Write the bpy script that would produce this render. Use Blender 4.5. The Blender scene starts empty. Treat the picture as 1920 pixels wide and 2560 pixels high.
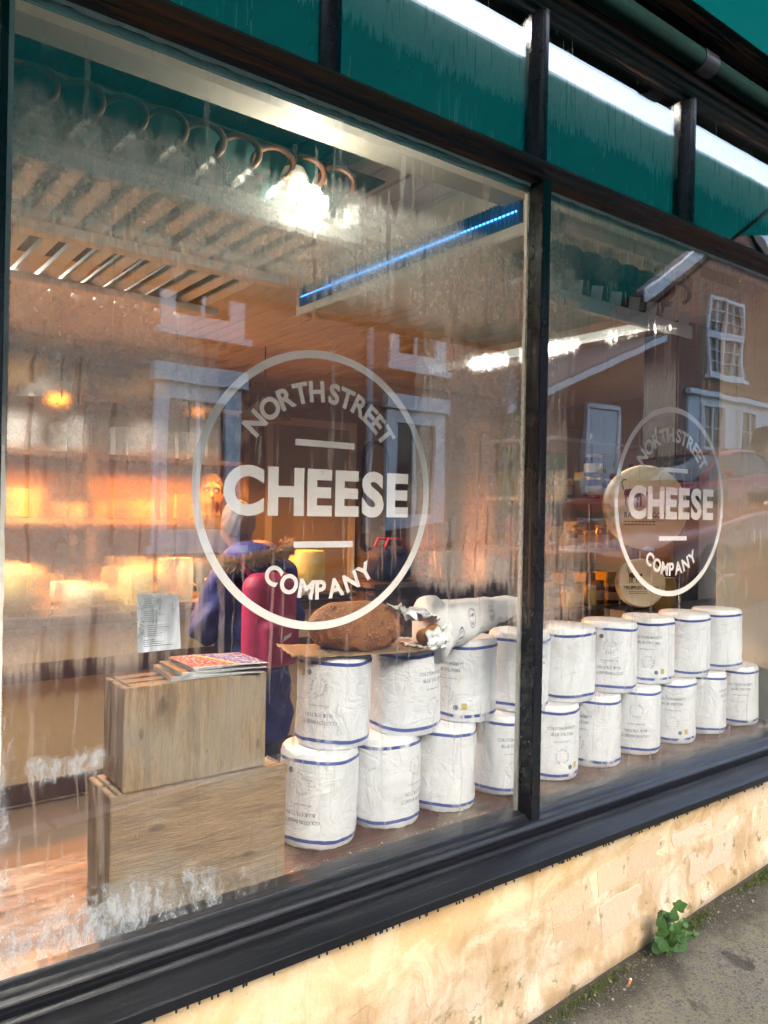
import bpy, bmesh, math, random
import numpy as np
from mathutils import Vector, Matrix, Euler
R = math.radians
rnd = random.Random(7)
scene = bpy.context.scene
col = scene.collection

# ------------------------------------------------------------------ camera
cam_d = bpy.data.cameras.new('camera')
cam = bpy.data.objects.new('camera', cam_d); col.objects.link(cam)
cam_d.sensor_fit = 'VERTICAL'; cam_d.sensor_height = 36.0; cam_d.sensor_width = 27.0
cam_d.lens = 36.0 * 1957.0 / 2560.0
cam_d.clip_start = 0.02; cam_d.clip_end = 600
yaw, pitch, roll = R(37.2036), R(-0.0314), R(1.0859)
fwd = Vector((math.sin(yaw)*math.cos(pitch), math.cos(yaw)*math.cos(pitch), math.sin(pitch)))
rt = Vector((math.cos(yaw), -math.sin(yaw), 0)); up = rt.cross(fwd)
r2 = rt*math.cos(roll) + up*math.sin(roll); u2 = up*math.cos(roll) - rt*math.sin(roll)
cam.matrix_world = Matrix(((r2.x, u2.x, -fwd.x, 0.0), (r2.y, u2.y, -fwd.y, -1.55), (r2.z, u2.z, -fwd.z, 1.55), (0, 0, 0, 1)))
scene.camera = cam

# ------------------------------------------------------------------ world, sun, exposure
SUN_EL, SUN_AZ = 30.0, 188.0          # azimuth measured from +Y towards +X
w = bpy.data.worlds.new('World'); scene.world = w; w.use_nodes = True
nt = w.node_tree; bg = nt.nodes['Background']
sky = nt.nodes.new('ShaderNodeTexSky'); sky.sky_type = 'NISHITA'; sky.sun_disc = False
sky.sun_elevation = R(SUN_EL); sky.sun_rotation = R(SUN_AZ)
sky.air_density = 1.0; sky.dust_density = 4.0; sky.ozone_density = 1.0
nt.links.new(sky.outputs[0], bg.inputs[0]); bg.inputs[1].default_value = 0.15
sun_d = bpy.data.lights.new('sun', 'SUN'); sun_d.energy = 0.8; sun_d.angle = R(20); sun_d.color = (1.0, 0.975, 0.94)
sun = bpy.data.objects.new('sun', sun_d); col.objects.link(sun)
sdir = Vector((math.sin(R(SUN_AZ))*math.cos(R(SUN_EL)), math.cos(R(SUN_AZ))*math.cos(R(SUN_EL)), math.sin(R(SUN_EL))))
sun.rotation_euler = (-sdir).to_track_quat('-Z', 'Y').to_euler()
sun.location = (0, -10, 20)
scene.view_settings.view_transform = 'Standard'; scene.view_settings.look = 'None'
scene.view_settings.gamma = 1.0; scene.view_settings.use_curve_mapping = False
scene.view_settings.exposure = 2.58
cy = scene.cycles
cy.max_bounces = 6; cy.transparent_max_bounces = 16; cy.glossy_bounces = 3; cy.transmission_bounces = 3; cy.diffuse_bounces = 3
cy.use_adaptive_sampling = True; cy.adaptive_threshold = 0.035; cy.use_light_tree = False
cy.caustics_reflective = False; cy.caustics_refractive = False
cy.sample_clamp_indirect = 4.0; cy.use_denoising = True
try: cy.denoiser = 'OPENIMAGEDENOISE'
except Exception: pass

# ------------------------------------------------------------------ node helpers
class NT:
    def __init__(s, name):
        s.m = bpy.data.materials.new(name); s.m.use_nodes = True
        s.t = s.m.node_tree; s.t.nodes.clear()
        s.out = s.t.nodes.new('ShaderNodeOutputMaterial')
    def n(s, typ, **kw):
        nd = s.t.nodes.new(typ)
        for k, v in kw.items(): setattr(nd, k, v)
        return nd
    def put(s, sock, v):
        if hasattr(v, 'links') or hasattr(v, 'is_output'): s.t.links.new(v, sock)
        elif isinstance(v, (tuple, list)):
            v = tuple(v)
            if len(v) == 3 and len(sock.default_value) == 4: v = v + (1,)
            sock.default_value = v
        else: sock.default_value = v
    def coord(s, which='Object'): return s.n('ShaderNodeTexCoord').outputs[which]
    def map(s, vec, scale=(1, 1, 1), loc=(0, 0, 0), rot=(0, 0, 0)):
        m = s.n('ShaderNodeMapping'); s.put(m.inputs['Vector'], vec)
        m.inputs['Scale'].default_value = scale; m.inputs['Location'].default_value = loc; m.inputs['Rotation'].default_value = rot
        return m.outputs[0]
    def noise(s, vec, scale=5, detail=4, rough=.55, dist=0.0):
        a = s.n('ShaderNodeTexNoise'); s.put(a.inputs['Vector'], vec)
        a.inputs['Scale'].default_value = scale; a.inputs['Detail'].default_value = detail
        a.inputs['Roughness'].default_value = rough; a.inputs['Distortion'].default_value = dist
        return a.outputs[0]
    def voro(s, vec, scale=5, feature='F1', out='Distance'):
        a = s.n('ShaderNodeTexVoronoi', feature=feature); s.put(a.inputs['Vector'], vec); a.inputs['Scale'].default_value = scale
        return a.outputs[out]
    def ramp(s, fac, stops, interp='LINEAR'):
        a = s.n('ShaderNodeValToRGB'); s.put(a.inputs[0], fac); cr = a.color_ramp; cr.interpolation = interp
        while len(cr.elements) < len(stops): cr.elements.new(0.5)
        for e, (p, c) in zip(cr.elements, stops):
            e.position = p
            if not isinstance(c, (tuple, list)): c = (c, c, c)
            e.color = tuple(c)[:3] + (1,)
        return a.outputs[0]
    def math(s, op, a, b=0.0, c=0.0, clamp=False):
        m = s.n('ShaderNodeMath', operation=op); m.use_clamp = clamp
        s.put(m.inputs[0], a); s.put(m.inputs[1], b); s.put(m.inputs[2], c)
        return m.outputs[0]
    def mr(s, v, a, b, c=0.0, d=1.0):     # clamped smooth map range
        m = s.n('ShaderNodeMapRange', interpolation_type='SMOOTHSTEP'); s.put(m.inputs[0], v)
        for i, x in enumerate((a, b, c, d)): m.inputs[i+1].default_value = x
        return m.outputs[0]
    def mix(s, fac, a, b, blend='MIX'):
        m = s.n('ShaderNodeMix', data_type='RGBA', blend_type=blend)
        s.put(m.inputs[0], fac); s.put(m.inputs[6], a); s.put(m.inputs[7], b)
        return m.outputs[2]
    def bump(s, h, strength=.3, dist=.01, normal=None):
        b = s.n('ShaderNodeBump'); s.put(b.inputs['Height'], h); b.inputs['Strength'].default_value = strength; b.inputs['Distance'].default_value = dist
        if normal is not None: s.put(b.inputs['Normal'], normal)
        return b.outputs[0]
    def bsdf(s, color, rough=.5, metal=0.0, spec=.5, normal=None, **kw):
        b = s.n('ShaderNodeBsdfPrincipled'); s.put(b.inputs['Base Color'], color); s.put(b.inputs['Roughness'], rough)
        s.put(b.inputs['Metallic'], metal); s.put(b.inputs['Specular IOR Level'], spec)
        if normal is not None: s.put(b.inputs['Normal'], normal)
        for k, v in kw.items(): s.put(b.inputs[k], v)
        return b.outputs[0]
    def mixs(s, fac, a, b):
        m = s.n('ShaderNodeMixShader'); s.put(m.inputs[0], fac); s.t.links.new(a, m.inputs[1]); s.t.links.new(b, m.inputs[2])
        return m.outputs[0]
    def xyz(s, vec):
        a = s.n('ShaderNodeSeparateXYZ'); s.put(a.inputs[0], vec); return a.outputs[0], a.outputs[1], a.outputs[2]
    def done(s, sh):
        s.t.links.new(sh, s.out.inputs[0]); return s.m

def mk(name, c1, c2=None, rough=.6, metal=0.0, spec=.5, scale=6, stretch=(1, 1, 1), bump=.15, bscale=60, bdist=.004, rvar=.12):
    t = NT(name); P = t.coord(); c2 = c2 or tuple(x*.8 for x in c1)
    v = t.map(P, stretch)
    n1 = t.noise(v, scale, 5); n2 = t.noise(v, bscale, 4)
    c = t.mix(t.ramp(n1, [(.3, 0), (.7, 1)]), c1, c2)
    c = t.mix(t.math('MULTIPLY', n2, .25), c, tuple(x*.7 for x in c1))
    r = t.math('ADD', rough-rvar/2, t.math('MULTIPLY', n1, rvar))
    return t.done(t.bsdf(c, r, metal, spec, t.bump(n2, bump, bdist)))

def emis(name, c, s):
    t = NT(name); e = t.n('ShaderNodeEmission'); e.inputs[0].default_value = c + (1,); e.inputs[1].default_value = s
    return t.done(e.outputs[0])

# ------------------------------------------------------------------ mesh helpers
WO = {}
class MB:
    def __init__(s): s.v = []; s.f = []
    def raw(s, v, f):
        b = len(s.v); s.v += [tuple(map(float, p)) for p in v]; s.f += [tuple(i+b for i in q) for q in f]; return s
    def box(s, a, b, m=None):
        x0, y0, z0 = a; x1, y1, z1 = b
        v = [(x0,y0,z0),(x1,y0,z0),(x1,y1,z0),(x0,y1,z0),(x0,y0,z1),(x1,y0,z1),(x1,y1,z1),(x0,y1,z1)]
        if m is not None: v = [tuple(m @ Vector(p)) for p in v]
        return s.raw(v, [(0,3,2,1),(4,5,6,7),(0,1,5,4),(1,2,6,5),(2,3,7,6),(3,0,4,7)])
    def cbox(s, c, sz, m=None):
        return s.box(tuple(c[i]-sz[i]/2 for i in range(3)), tuple(c[i]+sz[i]/2 for i in range(3)), m)
    def prism(s, poly, ax, a, b):           # poly: 2-D points in the other two axes (cyclic order), extruded along ax
        def P(p, t):
            return {'x': (t, p[0], p[1]), 'y': (p[0], t, p[1]), 'z': (p[0], p[1], t)}[ax]
        n = len(poly)
        v = [P(p, a) for p in poly] + [P(p, b) for p in poly]
        f = [(i, (i+1) % n, n+(i+1) % n, n+i) for i in range(n)] + [tuple(range(n-1, -1, -1)), tuple(range(n, 2*n))]
        return s.raw(v, f)
    def tube(s, pts, r, n=10, cap=True):
        pts = [Vector(p) for p in pts]; rr = r if isinstance(r, (list, tuple)) else [r]*len(pts)
        v = []; f = []; ref = None
        for i, p in enumerate(pts):
            t = (pts[min(i+1, len(pts)-1)] - pts[max(i-1, 0)]).normalized()
            if ref is None: ref = Vector((0, 0, 1)) if abs(t.z) < .9 else Vector((1, 0, 0))
            a = t.cross(ref).normalized(); b = a.cross(t); ref = b
            for k in range(n):
                q = 2*math.pi*k/n; v.append(p + (a*math.cos(q) + b*math.sin(q))*rr[i])
        for i in range(len(pts)-1):
            for k in range(n): f.append((i*n+k, i*n+(k+1) % n, (i+1)*n+(k+1) % n, (i+1)*n+k))
        if cap: f += [tuple(range(n-1, -1, -1)), tuple((len(pts)-1)*n+k for k in range(n))]
        return s.raw(v, f)
    def lathe(s, prof, n=24, c=(0, 0, 0), m=None):   # prof (r, z) bottom to top
        v = []; f = []
        for r_, z in prof:
            for k in range(n):
                q = 2*math.pi*k/n; v.append(Vector((r_*math.cos(q), r_*math.sin(q), z)))
        for i in range(len(prof)-1):
            for k in range(n): f.append((i*n+k, i*n+(k+1) % n, (i+1)*n+(k+1) % n, (i+1)*n+k))
        if prof[0][0] > 1e-4: f.append(tuple(range(n-1, -1, -1)))
        if prof[-1][0] > 1e-4: f.append(tuple((len(prof)-1)*n+k for k in range(n)))
        if m is not None: v = [m @ p for p in v]
        v = [p + Vector(c) for p in v]
        return s.raw(v, f)
    def mesh(s, name, bevel=0.0, smooth=None, seg=2):
        me = bpy.data.meshes.new(name); me.from_pydata(s.v, [], s.f)
        bm = bmesh.new(); bm.from_mesh(me)
        bmesh.ops.remove_doubles(bm, verts=bm.verts, dist=1e-6)
        bmesh.ops.recalc_face_normals(bm, faces=bm.faces)
        if bevel:
            es = [e for e in bm.edges if len(e.link_faces) == 2 and e.calc_face_angle(0) > R(35)]
            bmesh.ops.bevel(bm, geom=es, offset=bevel, segments=seg, affect='EDGES', clamp_overlap=True)
        bm.to_mesh(me); bm.free()
        if smooth is not None:
            me.shade_smooth()
            if smooth < 180: me.set_sharp_from_angle(angle=R(smooth))
        return me
    def build(s, name, mat, parent=None, bevel=0.0, smooth=None, local=False, seg=2):
        return ob(name, s.mesh(name, bevel, smooth, seg), mat, parent, local)

def ob(name, me, mat=None, parent=None, local=False, loc=(0, 0, 0), rot=(0, 0, 0), scale=(1, 1, 1)):
    if mat is not None and not me.materials: me.materials.append(mat)
    o = bpy.data.objects.new(name, me); col.objects.link(o)
    off = Vector((0, 0, 0))
    if parent is not None:
        o.parent = parent
        if not local: off = -WO.get(parent.name, Vector((0, 0, 0)))
    o.location = off + Vector(loc); o.rotation_euler = rot; o.scale = scale
    WO[o.name] = Vector((0, 0, 0)) if not local else Vector((0, 0, 0))
    return o

def thing(name, label, cat, loc=(0, 0, 0), group=None, rotz=0):
    o = bpy.data.objects.new(name, None); col.objects.link(o); o.location = loc; o.rotation_euler = (0, 0, rotz)
    o.empty_display_size = .1
    tag(o, label, cat, group); WO[o.name] = Vector(loc); return o
def tag(o, label=None, cat=None, group=None, kind=None):
    if label: o['label'] = label
    if cat: o['category'] = cat
    if group: o['group'] = group
    if kind: o['kind'] = kind
    return o
def struct(o): o['kind'] = 'structure'; return o
def copy_tree(o, parent=None):
    c = o.copy(); col.objects.link(c)
    if parent is not None: c.parent = parent
    for ch in list(o.children): copy_tree(ch, c)
    return c

# surface nets on a signed distance grid
def sdf_mesh(name, fn, lo, hi, res, smooth=True):
    lo = np.array(lo, float); hi = np.array(hi, float)
    n = np.maximum(4, np.ceil((hi-lo)/res).astype(int)+1)
    ax = [lo[i] + res*np.arange(n[i]) for i in range(3)]
    X, Y, Z = np.meshgrid(*ax, indexing='ij')
    V = fn(X, Y, Z)
    S = V < 0
    nx, ny, nz = n
    acc = np.zeros((nx-1, ny-1, nz-1, 3)); cnt = np.zeros((nx-1, ny-1, nz-1))
    offs = [(i, j, k) for i in (0, 1) for j in (0, 1) for k in (0, 1)]
    def sub(A, o): return A[o[0]:nx-1+o[0], o[1]:ny-1+o[1], o[2]:nz-1+o[2]]
    for o1 in offs:
        for d in range(3):
            if o1[d] == 0:
                o2 = list(o1); o2[d] = 1; o2 = tuple(o2)
                a = sub(V, o1); b = sub(V, o2); cr = (a < 0) != (b < 0)
                den = np.where(np.abs(a-b) < 1e-12, 1, a-b); t = np.where(cr, a/den, 0)
                p = np.zeros(a.shape+(3,))
                for q in range(3):
                    p[..., q] = o1[q] + (t if q == d else 0)
                acc += np.where(cr[..., None], p, 0); cnt += cr
    act = cnt > 0
    idx = -np.ones(act.shape, int); idx[act] = np.arange(act.sum())
    cells = np.argwhere(act)
    verts = lo + res*(cells + acc[act]/cnt[act][:, None])
    faces = []
    for d in range(3):
        e = [1, 2] if d == 0 else ([2, 0] if d == 1 else [0, 1])
        sl0 = [slice(None)]*3; sl1 = [slice(None)]*3
        sl0[d] = slice(0, n[d]-1); sl1[d] = slice(1, n[d])
        ch = S[tuple(sl0)] != S[tuple(sl1)]
        for c in np.argwhere(ch):
            if c[e[0]] < 1 or c[e[1]] < 1 or c[e[0]] >= n[e[0]]-1 or c[e[1]] >= n[e[1]]-1: continue
            q = []
            for (p, r_) in ((0, 0), (-1, 0), (-1, -1), (0, -1)):
                cc = c.copy(); cc[e[0]] += p; cc[e[1]] += r_; q.append(int(idx[tuple(cc)]))
            if min(q) < 0: continue
            if not S[tuple(c)]: q.reverse()
            faces.append(tuple(q))
    me = bpy.data.meshes.new(name); me.from_pydata([tuple(v) for v in verts], [], faces)
    if smooth: me.shade_smooth()
    return me
def sd_cap(X, Y, Z, a, b, ra, rb, sq=(1, 1, 1)):
    a = np.array(a, float)*sq; b = np.array(b, float)*sq
    px, py, pz = X*sq[0]-a[0], Y*sq[1]-a[1], Z*sq[2]-a[2]; d = b-a; L = (d@d)+1e-9
    t = np.clip((px*d[0]+py*d[1]+pz*d[2])/L, 0, 1)
    return np.sqrt((px-t*d[0])**2+(py-t*d[1])**2+(pz-t*d[2])**2) - (ra+(rb-ra)*t)
def sd_ell(X, Y, Z, c, r_):
    k = np.sqrt(((X-c[0])/r_[0])**2+((Y-c[1])/r_[1])**2+((Z-c[2])/r_[2])**2)
    return (k-1)*min(r_)
def sd_box(X, Y, Z, c, h, rr):
    q = [np.abs(X-c[0])-h[0]+rr, np.abs(Y-c[1])-h[1]+rr, np.abs(Z-c[2])-h[2]+rr]
    return np.sqrt(sum(np.maximum(a, 0)**2 for a in q)) + np.minimum(np.maximum(np.maximum(q[0], q[1]), q[2]), 0) - rr
def su(a, b, k=.05):
    h = np.clip(.5+.5*(b-a)/k, 0, 1); return b*(1-h)+a*h-k*h*(1-h)
def sub_(a, b, k=.02):
    return -su(-a, b, k)

# ------------------------------------------------------------------ lettering (outlines of the built-in face, cached while the scene is small)
GL = {}
def glyph(ch, bold=0.0):
    key = (ch, bold)
    if key in GL: return GL[key]
    cu = bpy.data.curves.new('glyph', 'FONT'); cu.body = ch; cu.size = 1.0; cu.offset = bold; cu.resolution_u = 5
    o = bpy.data.objects.new('glyph', cu); col.objects.link(o)
    dg = bpy.context.evaluated_depsgraph_get(); dg.update()
    me = bpy.data.meshes.new_from_object(o.evaluated_get(dg))
    v = np.array([tuple(p.co)[:2] for p in me.vertices]) if len(me.vertices) else np.zeros((0, 2))
    f = [tuple(p.vertices) for p in me.polygons]
    bpy.data.objects.remove(o); bpy.data.curves.remove(cu); bpy.data.meshes.remove(me)
    if len(v):
        x0 = v[:, 0].min(); wd = v[:, 0].max()-x0; v = v - [x0, 0]
    else: wd = .28
    GL[key] = (v, f, wd); return GL[key]
def text2d(s, cap, bold=0.0, gap=.09, width=None):
    """verts (u,v) centred in u, baseline v=0, cap height = cap"""
    H = glyph('H', bold)[0]; k = cap/(H[:, 1].max()); b0 = H[:, 1].min()
    V = []; F = []; x = 0
    for ch in s:
        if ch == ' ': x += .30; continue
        v, f, wd = glyph(ch, bold)
        base = sum(len(q) for q in V)
        V.append((v + [x, -b0])*k); F += [tuple(i+base for i in q) for q in f]; x += wd + gap
    x -= gap; V = np.concatenate(V); V[:, 0] -= x*k/2
    if width: V[:, 0] *= width/(x*k)
    return V, F
def text_arc(s, cap, rad, a0, a1, bold=0.0, flip=False):
    """letters spread from angle a0 to a1 (degrees from the top, clockwise); baseline at radius rad. flip: bottom arc"""
    H = glyph('H', bold)[0]; k = cap/(H[:, 1].max()); b0 = H[:, 1].min()
    ws = [(.22 if c == ' ' else glyph(c, bold)[2]) for c in s]
    gap = (abs(R(a1-a0))*rad/k - sum(ws))/(len(s)-1)
    V = []; F = []; x = 0; base = 0
    for c, wd in zip(s, ws):
        if c != ' ':
            v, f, _ = glyph(c, bold)
            mid = (x+wd/2)*k/rad
            an = R(a0) + mid if not flip else R(a0) - mid
            lx = (v[:, 0]-wd/2)*k; ly = (v[:, 1]-b0)*k
            if not flip:
                rr = rad + ly; px = rr*math.sin(an) + lx*math.cos(an); py = rr*math.cos(an) - lx*math.sin(an)
            else:
                rr = rad - ly; px = rr*math.sin(an) - lx*math.cos(an); py = rr*math.cos(an) + lx*math.sin(an)
            V.append(np.stack([px, py], -1)); F += [tuple(i+base for i in q) for q in f]; base += len(v)
        x += wd + gap
    return np.concatenate(V), F
BD, BD2 = .035, .045
def islands(V, F):
    par = list(range(len(V)))
    def fd(i):
        while par[i] != i: par[i] = par[par[i]]; i = par[i]
        return i
    for f in F:
        for i in f[1:]: par[fd(i)] = fd(f[0])
    gr = {}
    for f in F: gr.setdefault(fd(f[0]), []).append(f)
    out = []
    for fs in gr.values():
        ids = sorted({i for f in fs for i in f}); mp = {i: k for k, i in enumerate(ids)}
        out.append((np.array([V[i] for i in ids]), [tuple(mp[i] for i in f) for f in fs]))
    return out
for ch in 'NORTHSECMPAY': glyph(ch, BD); glyph(ch, BD2)
for ch in 'CHEOLSTNBAUIoldrecipmat*NARDGWYFBVP3&lyTfsuh,.': glyph(ch)

# ground height: the street climbs to the right and to the far side
def gz(x, y=0): return -0.015 + 0.079*x + .04*max(0.0, x-4.0) + max(0.0, min(-y, 9.0)-2.2)*0.10

# ------------------------------------------------------------------ materials
def black_paint(name, worn=0.0, axis='x', rough=.24):
    t = NT(name); P = t.coord()
    st = {'x': (1.2, 45, 45), 'z': (45, 45, 1.0)}[axis]
    v = t.map(P, st)
    n1 = t.noise(v, 1.6, 6, .6); n2 = t.noise(t.map(P, (1, 1, 1)), 3.0, 4); n3 = t.noise(P, 90, 4)
    base = t.mix(t.ramp(n2, [(.35, 0), (.7, 1)]), (.004, .005, .007), (.009, .010, .014))
    dust = t.ramp(t.noise(P, 14, 6, .7), [(.6, 0), (.85, .12 if axis == 'z' else .28)])
    base = t.mix(dust, base, (.06, .065, .075))
    rough_s = t.math('ADD', rough, t.math('MULTIPLY', t.noise(P, 9, 5, .65), .22))
    h = t.math('ADD', t.math('MULTIPLY', n1, .6), t.math('MULTIPLY', n3, .25))
    if worn > 0:
        wv = t.noise(t.map(P, st), 1.1, 7, .62, .3)
        m = t.ramp(t.math('ADD', wv, t.math('MULTIPLY', t.noise(P, 2.2, 3), .35)), [(.86-worn, 0), (.90-worn, 1)])
        wood = t.mix(t.noise(v, 3, 5), (.16, .06, .02), (.035, .016, .01))
        base = t.mix(m, base, wood); rough_s = t.math('MAXIMUM', rough_s, t.math('MULTIPLY', m, .65))
        h = t.math('SUBTRACT', h, t.math('MULTIPLY', m, .5))
    return t.done(t.bsdf(base, rough_s, 0, .5, t.bump(h, .55, .005)))
M = {}
M['black'] = black_paint('black_gloss_paint')
M['black_v'] = black_paint('black_gloss_paint_upright', 0.04, 'z', .16)
M['black_worn'] = black_paint('black_worn_paint', .17, 'x', .3)
M['white_putty'] = mk('white_putty', (.62, .60, .55), (.45, .43, .38), .6, scale=20, bump=.4)
M['soft_white'] = mk('soft_white_paint', (.62, .60, .55), (.55, .53, .48), .5, scale=3, bump=.08)

def glass_mat(name, tint=(.97, .985, .98), f0=.105):
    t = NT(name)
    g = t.n('ShaderNodeNewGeometry')
    d = t.n('ShaderNodeVectorMath', operation='DOT_PRODUCT'); t.put(d.inputs[0], g.outputs['Normal']); t.put(d.inputs[1], g.outputs['Incoming'])
    c = t.math('ABSOLUTE', d.outputs['Value'])
    F = t.math('ADD', f0, t.math('MULTIPLY', 1.0-f0, t.math('POWER', t.math('SUBTRACT', 1.0, c), 5.0)))
    tr = t.n('ShaderNodeBsdfTransparent'); t.put(tr.inputs[0], tint)
    gl = t.n('ShaderNodeBsdfGlossy'); gl.inputs['Roughness'].default_value = 0.0; t.put(gl.inputs[0], (1, 1, 1))
    wav = t.noise(t.map(t.coord(), (1.4, 1, 1.0)), 1.6, 2)
    t.put(gl.inputs['Normal'], t.bump(wav, .05, .02))
    return t.done(t.mixs(F, tr.outputs[0], gl.outputs[0]))
M['glass'] = glass_mat('window_glass'); M['glass_up'] = glass_mat('upper_window_glass', (.90, .93, .92), .30)

def fog_mat(name, kind):
    """water film on the inside of a pane: mist, beads and run-down tracks"""
    t = NT(name); P = t.coord(); x, y, z = t.xyz(P)
    big = t.noise(t.map(P, (1, 1, .6)), 4.0, 4, .62)
    fine = t.noise(P, 95, 2, .7)
    if kind == 'left':
        a = t.math('MULTIPLY', t.mr(x, .95, .48, 0, 1.0), t.math('MULTIPLY', t.mr(z, 1.12, 1.42, .25, 1.0), t.mr(z, 2.06, 1.88)))
        top = t.math('MULTIPLY', t.math('MULTIPLY', t.mr(z, 1.95, 2.12), t.mr(z, 2.38, 2.26, .10, 1.0)), .72)
        side = t.math('MULTIPLY', t.mr(x, 1.20, 1.34, 0, .92), t.math('MULTIPLY', t.mr(z, 2.1, 1.9), t.mr(z, 1.27, 1.42)))
        low = t.mr(z, .86, .70, 0, .30)
        a = t.math('MAXIMUM', t.math('MAXIMUM', a, top), t.math('MAXIMUM', side, low))
        a = t.math('MAXIMUM', t.math('MAXIMUM', a, .16), t.mr(x, 1.60, 1.68, 0, .5))
    elif kind == 'right':
        a = t.math('MULTIPLY', t.mr(x, 2.12, 1.78, 0, .70), t.mr(z, 1.0, 1.3, .35, 1.0))
        a = t.math('MAXIMUM', a, t.math('MAXIMUM', t.mr(z, .80, .70, 0, .42), t.mr(z, 2.20, 2.40, .10, .55)))
    else:
        a = t.math('MULTIPLY', t.mr(z, 2.62, 2.80, .05, .95), t.mr(z, 2.90, 2.84, .15, 1.0))
        # run-down tracks: long in z, broken
    cx = t.n('ShaderNodeCombineXYZ'); t.put(cx.inputs[0], t.math('ADD', x, t.math('MULTIPLY', big, .05))); t.put(cx.inputs[2], t.math('MULTIPLY', z, .05))
    tr = t.noise(cx.outputs[0], 52 if kind != 'top' else 95, 2, .6)
    f = t.math('ADD', a, t.math('MULTIPLY', t.math('SUBTRACT', big, .5), 1.1))
    f = t.math('ADD', f, t.math('MULTIPLY', t.math('SUBTRACT', tr, .5), 1.0 if kind == 'top' else .9))
    f = t.mr(f, .32, .70)
    track = t.math('MULTIPLY', t.mr(tr, .585, .635), t.mr(big, .40, .47))
    f = t.math('MULTIPLY', f, t.math('SUBTRACT', 1.0, t.math('MULTIPLY', track, .9)))
    f = t.math('MULTIPLY', f, t.math('ADD', .62, t.math('MULTIPLY', fine, .6)), clamp=True)
    vd = t.voro(P, 190); vb = t.mr(vd, .40, .15)
    vm = t.math('MULTIPLY', vb, t.mr(big, .54, .66))
    h = t.math('ADD', t.math('MULTIPLY', fine, .5), t.math('ADD', t.math('MULTIPLY', vb, .25), t.math('MULTIPLY', track, 1.2)))
    rf = t.n('ShaderNodeBsdfRefraction'); rf.inputs['Roughness'].default_value = .26; rf.inputs['IOR'].default_value = 1.10; t.put(rf.inputs['Color'], (.97, .97, .97)); t.put(rf.inputs['Normal'], t.bump(h, .16, .003))
    tl = t.n('ShaderNodeBsdfTranslucent'); t.put(tl.inputs[0], (.88, .88, .88))
    df = t.n('ShaderNodeBsdfDiffuse'); t.put(df.inputs[0], (.88, .90, .91) if kind == 'top' else (.75, .77, .78))
    scat = t.mixs(.8 if kind == 'top' else .40, tl.outputs[0], df.outputs[0])
    fog = t.mixs(.85 if kind == 'top' else .34, rf.outputs[0], scat)
    trn = t.n('ShaderNodeBsdfTransparent')
    mask = t.math('MAXIMUM', t.math('MULTIPLY', f, 1.0 if kind == 'top' else .88), t.math('MULTIPLY', t.math('MAXIMUM', vm, t.math('MULTIPLY', track, .8)), .5))
    sh = t.mixs(mask, trn.outputs[0], fog)
    # dried white cleaning paste smeared over the lower corner
    if kind == 'left':
        sm = t.noise(t.map(P, (24, 1, 11)), 1.5, 8, .80, .35)
        zone = t.math('MULTIPLY', t.mr(z, .90, .72), t.mr(x, .95, .50, .18, 1.0))
        zone = t.math('MAXIMUM', zone, t.math('MULTIPLY', t.mr(x, .37, .31), t.mr(z, 1.40, .85, 0, .75)))
        sp = t.math('MULTIPLY', t.math('MULTIPLY', t.mr(z, 1.00, 1.04), t.mr(z, 1.10, 1.06)), t.math('MULTIPLY', t.mr(x, .34, .37), t.mr(x, .52, .48)))
        zone = t.math('MAXIMUM', zone, t.math('MULTIPLY', sp, .70))
        q = t.math('ADD', t.math('ADD', t.math('MULTIPLY', sm, .62), t.math('MULTIPLY', big, .38)), t.math('MULTIPLY', zone, .26))
        q = t.math('ADD', q, t.math('MULTIPLY', t.math('SUBTRACT', fine, .5), .10))
        pm = t.mr(q, .62, .80)
        pd = t.n('ShaderNodeBsdfDiffuse'); t.put(pd.inputs[0], (.62, .65, .70))
        sh = t.mixs(t.math('MULTIPLY', pm, .70), sh, pd.outputs[0])
    return t.done(sh)
M['fog_left'] = fog_mat('window_mist_left', 'left'); M['fog_right'] = fog_mat('window_mist_right', 'right'); M['fog_top'] = fog_mat('window_mist_upper', 'top')

t = NT('frosted_vinyl')
d_ = t.n('ShaderNodeBsdfDiffuse'); t.put(d_.inputs[0], (.90, .90, .90)); l_ = t.n('ShaderNodeBsdfTranslucent'); t.put(l_.inputs[0], (.90, .90, .90)); tp_ = t.n('ShaderNodeBsdfTransparent')
M['vinyl'] = t.done(t.mixs(t.math('ADD', .05, t.math('MULTIPLY', t.noise(t.coord(), 30, 3), .06)), t.mixs(.25, d_.outputs[0], l_.outputs[0]), tp_.outputs[0]))
t = NT('letter_residue')
d_ = t.n('ShaderNodeBsdfDiffuse'); t.put(d_.inputs[0], (.55, .53, .48)); tp_ = t.n('ShaderNodeBsdfTransparent')
M['residue'] = t.done(t.mixs(t.mr(t.noise(t.coord(), 25, 4), .35, .7, .95, .45), d_.outputs[0], tp_.outputs[0]))

t = NT('teal_awning_cloth'); P = t.coord()
n_ = t.noise(t.map(P, (1, 1, 1)), 3, 4); wv = t.noise(t.map(P, (300, 300, 300)), 1, 2)
cl = t.mix(n_, (.0005, .046, .048), (.002, .060, .062))
d_ = t.n('ShaderNodeBsdfDiffuse'); t.put(d_.inputs[0], cl); t.put(d_.inputs['Normal'], t.bump(wv, .2, .002)); l_ = t.n('ShaderNodeBsdfTranslucent'); t.put(l_.inputs[0], cl)
M['awning'] = t.done(t.mixs(.5, d_.outputs[0], l_.outputs[0]))
M['teal_roll'] = mk('teal_cloth_roll', (.0015, .014, .012), (.001, .008, .007), .9, spec=.1, scale=4)

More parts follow.
